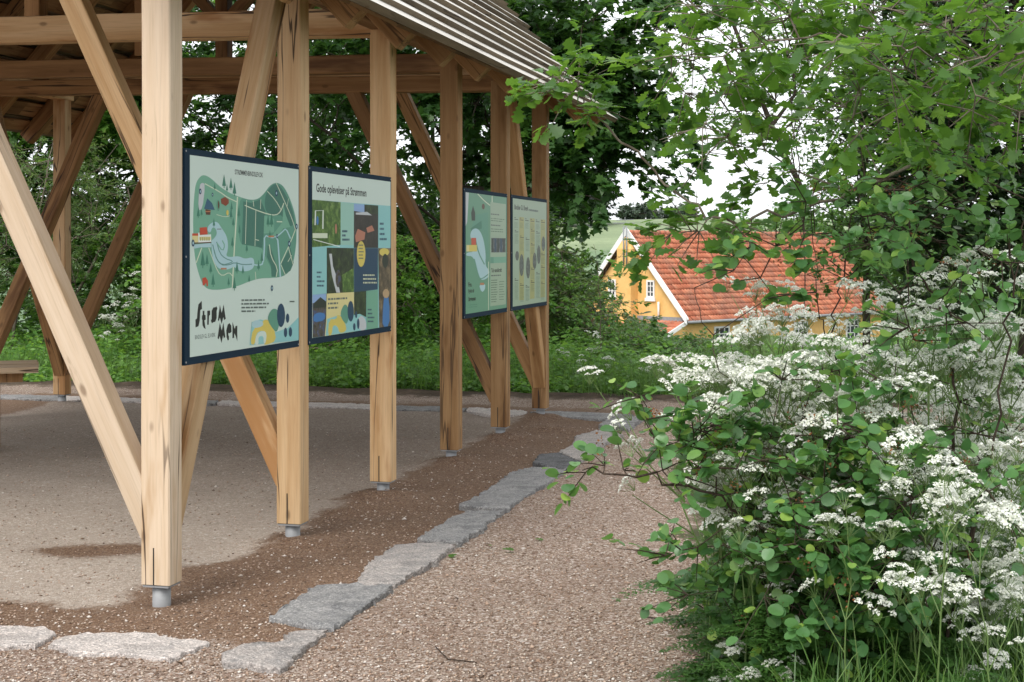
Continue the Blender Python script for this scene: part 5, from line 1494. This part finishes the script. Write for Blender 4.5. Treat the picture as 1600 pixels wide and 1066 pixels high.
def parsley(base, h, seed, label, group, tilt=0.):
    rs = random.Random(seed); stm, lf, tips = PROTO[seed % 5]
    k = h / 1.2
    root = empty('cow_parsley', base, label, 'wildflower', group)
    root.rotation_euler = (Matrix.Rotation(tilt, 4, 'Y') @ Matrix.Rotation(rs.uniform(0, 6.28), 4, 'Z')).to_euler()
    root.scale = (k, k, k)
    for nm, me_ in (('stem', stm), ('leaf', lf)):
        o_ = bpy.data.objects.new(nm, me_); col.objects.link(o_); o_.parent = root
    for e in tips:
        fm, ry = UMB[rs.randrange(4)]
        o_ = bpy.data.objects.new('umbel', ry); col.objects.link(o_); o_.parent = root
        o_.location = e; o_.rotation_euler = (rs.gauss(0, .22), rs.gauss(0, .22), rs.uniform(0, 6.28)); s_ = rs.uniform(.75, 1.25) / k ** .5; o_.scale = (s_, s_, s_)
        f_ = bpy.data.objects.new('florets', fm); col.objects.link(f_); f_.parent = o_


rs = random.Random(77)
CP_REG = [(1000, 560), (1060, 565), (1165, 545), (1180, 480), (1230, 455), (1340, 470), (1420, 420), (1470, 365), (1540, 385), (1610, 370), (1610, 900), (1540, 900), (1480, 800), (1440, 740), (1400, 690), (1330, 650), (1240, 640), (1150, 640), (1050, 620)]
def inside(x, y, P):
    c_ = False
    for i in range(len(P)):
        (x1, y1), (x2, y2) = P[i], P[i - 1]
        if (y1 > y) != (y2 > y) and x < (x2 - x1) * (y - y1) / (y2 - y1) + x1: c_ = not c_
    return c_
n_ = 0; tries = 0
CL = 'cow parsley plant with white umbels crowded in the drift behind the round-leaved shrub'
while n_ < 82 and tries < 5000:
    tries += 1
    x, y = rs.uniform(1000, 1610), rs.uniform(360, 960)
    if not inside(x, y, CP_REG): continue
    Y = rs.uniform(5.0, 7.2) if y < 700 else rs.uniform(4.2, 5.6)
    p = at(x, y, Y); h = p.z
    if not .55 < h < 1.78: continue
    if p.x < .82 + .1 * (Y - 5): continue
    if Y < 5.0 and y < 560 and rs.random() < .5: continue
    if y < 540 and x > 1330 and rs.random() < .55: continue
    parsley(g0(p.x, p.y), h, 400 + n_, CL, 'cow parsley in the drift beside the shrub'); n_ += 1
FL = 'cow parsley plant in flower standing in front of the round-leaved shrub'
for i, (x, y, Y) in enumerate([(1190, 640, 4.85), (1300, 655, 4.8), (1210, 590, 4.9), (1290, 590, 4.9), (1370, 610, 4.85), (1440, 640, 4.7), (1160, 680, 4.9), (1325, 760, 4.5), (1430, 730, 4.5), (1140, 600, 5.0), (1250, 560, 5.0), (1100, 620, 5.1), (1180, 510, 5.2), (1060, 560, 5.3), (1220, 480, 5.2), (1310, 500, 5.0), (1090, 560, 5.2), (1350, 545, 4.9), (1200, 550, 5.0), (1430, 560, 4.8)]):
    p = at(x, y, Y); parsley(g0(max(p.x, .72), p.y), p.z, 701 + i, FL, 'cow parsley in front of the shrub')
for i, (x, y, Y, lb) in enumerate([(990, 555, 5.6, 'cow parsley plant leaning farthest left over the gravel, in front of the lean-to roof'), (1140, 1000, 4.9, 'small cow parsley at the foot of the bush by the bottom edge'), (1170, 1040, 4.75, 'lowest cow parsley at the bottom edge beside the gravel'), (1235, 1040, 4.7, 'single short cow parsley in the long grass at the bottom')]):
    p = at(x, y, Y); parsley(g0(p.x if i else p.x + .52, p.y), max(.25, p.z) * (1 if i else 1.1), 501 + i * 3, lb, None, 0 if i else -.42)
for i, (x, y, Y) in enumerate([(195, 425, 19.2), (182, 470, 19.0), (210, 450, 19.4), (170, 490, 18.9)]):
    p = at(x, y, Y); parsley(g0(p.x, p.y), p.z, 601 + i, 'cow parsley in flower by the willow, behind the shelter at left', 'cow parsley behind the shelter')
for i, (x, y, Y) in enumerate([(905, 560, 17.0), (950, 572, 16.8), (880, 540, 17.6), (1010, 560, 16.6), (930, 520, 18.2)]):
    p = at(x, y, Y); parsley(g0(p.x, p.y), max(.4, p.z), 621 + i, 'cow parsley in the rough growth right of the last post', 'cow parsley right of the last post')

# ------------------------------------------------------------------ small things on the gravel
m = MB(); m.tube([gp(1000, 962, .012), gp(1035, 968, .02), gp(1075, 975, .018), gp(1120, 986, .03), gp(1150, 992, .02)], [.003, .004, .005, .005, .004], 6); m.tube([gp(1060, 972, .018), gp(1050, 985, .012)], [.003, .002], 5)
o_ = m.build('fallen_twig', M['stem_dark'], None, True); tag(o_, 'dark fallen twig lying on the gravel beside the bush', 'twig')
m = MB(); m.tube([gp(680, 1010, .008), gp(700, 1030, .012), gp(745, 1035, .008)], [.0022, .003, .002], 5); o_ = m.build('fallen_twig', M['stem_dark'], None, True); tag(o_, 'thin curved twig on the gravel at the bottom centre', 'twig')
for i, (x, y, s_, lb) in enumerate([(783, 858, .07, 'bright green fallen leaf on the gravel, right one of the pair'), (768, 853, .045, 'small fallen leaf touching its bigger neighbour on the gravel'), (714, 866, .06, 'green fallen leaf against the edge of the stone row'), (835, 842, .05, 'dark curled leaf on the gravel right of the stones')]):
    p = gp(x, y, .012); V, L_, T_ = leaves(np.zeros((1, 3)), np.array([[math.cos(i * 2.), math.sin(i * 2.), .05]]), np.array([[.1, -.2, 1.]]), np.array([s_]), T_oak)
    o_ = link_mesh('fallen_leaf', np_mesh('fallen_leaf', V, L_, T_), L_oak); o_.location = p; tag(o_, lb, 'leaf', 'leaves fallen on the gravel')

# dead leaf scraps and bits of bark blown over the gravel
rb = np.random.default_rng(141); n__ = 900
Yl = 5.2 + rb.random(n__) ** 1.4 * 10; Xl = rb.uniform(-.37, .22, n__) * Yl
kk = (np.sin(Xl * 2.1 + 1.3 * np.sin(Yl)) + .6 * rb.normal(0, 1, n__)) > -.2
Xl, Yl = Xl[kk], Yl[kk]; n__ = len(Xl)
al_ = rb.uniform(0, 6.28, n__)
lc = Cloud(); lc.add(*leaves(np.stack([Xl, Yl, terrain(Xl, Yl) + .004], -1), np.stack([np.cos(al_), np.sin(al_), rb.normal(0, .12, n__)], -1), np.array([0, 0, 1.]) + rb.normal(0, .25, (n__, 3)), rb.uniform(.008, .024, n__) * (1 + (rb.random(n__) > .95)), T_nar))
tag(link_mesh('leaf_litter', lc.mesh('leaf_litter'), leafmat('dead_leaf', (.035, .024, .016), (.11, .075, .045), .1, .8, young=(.16, .15, .06), spec=.1)), kind='stuff')
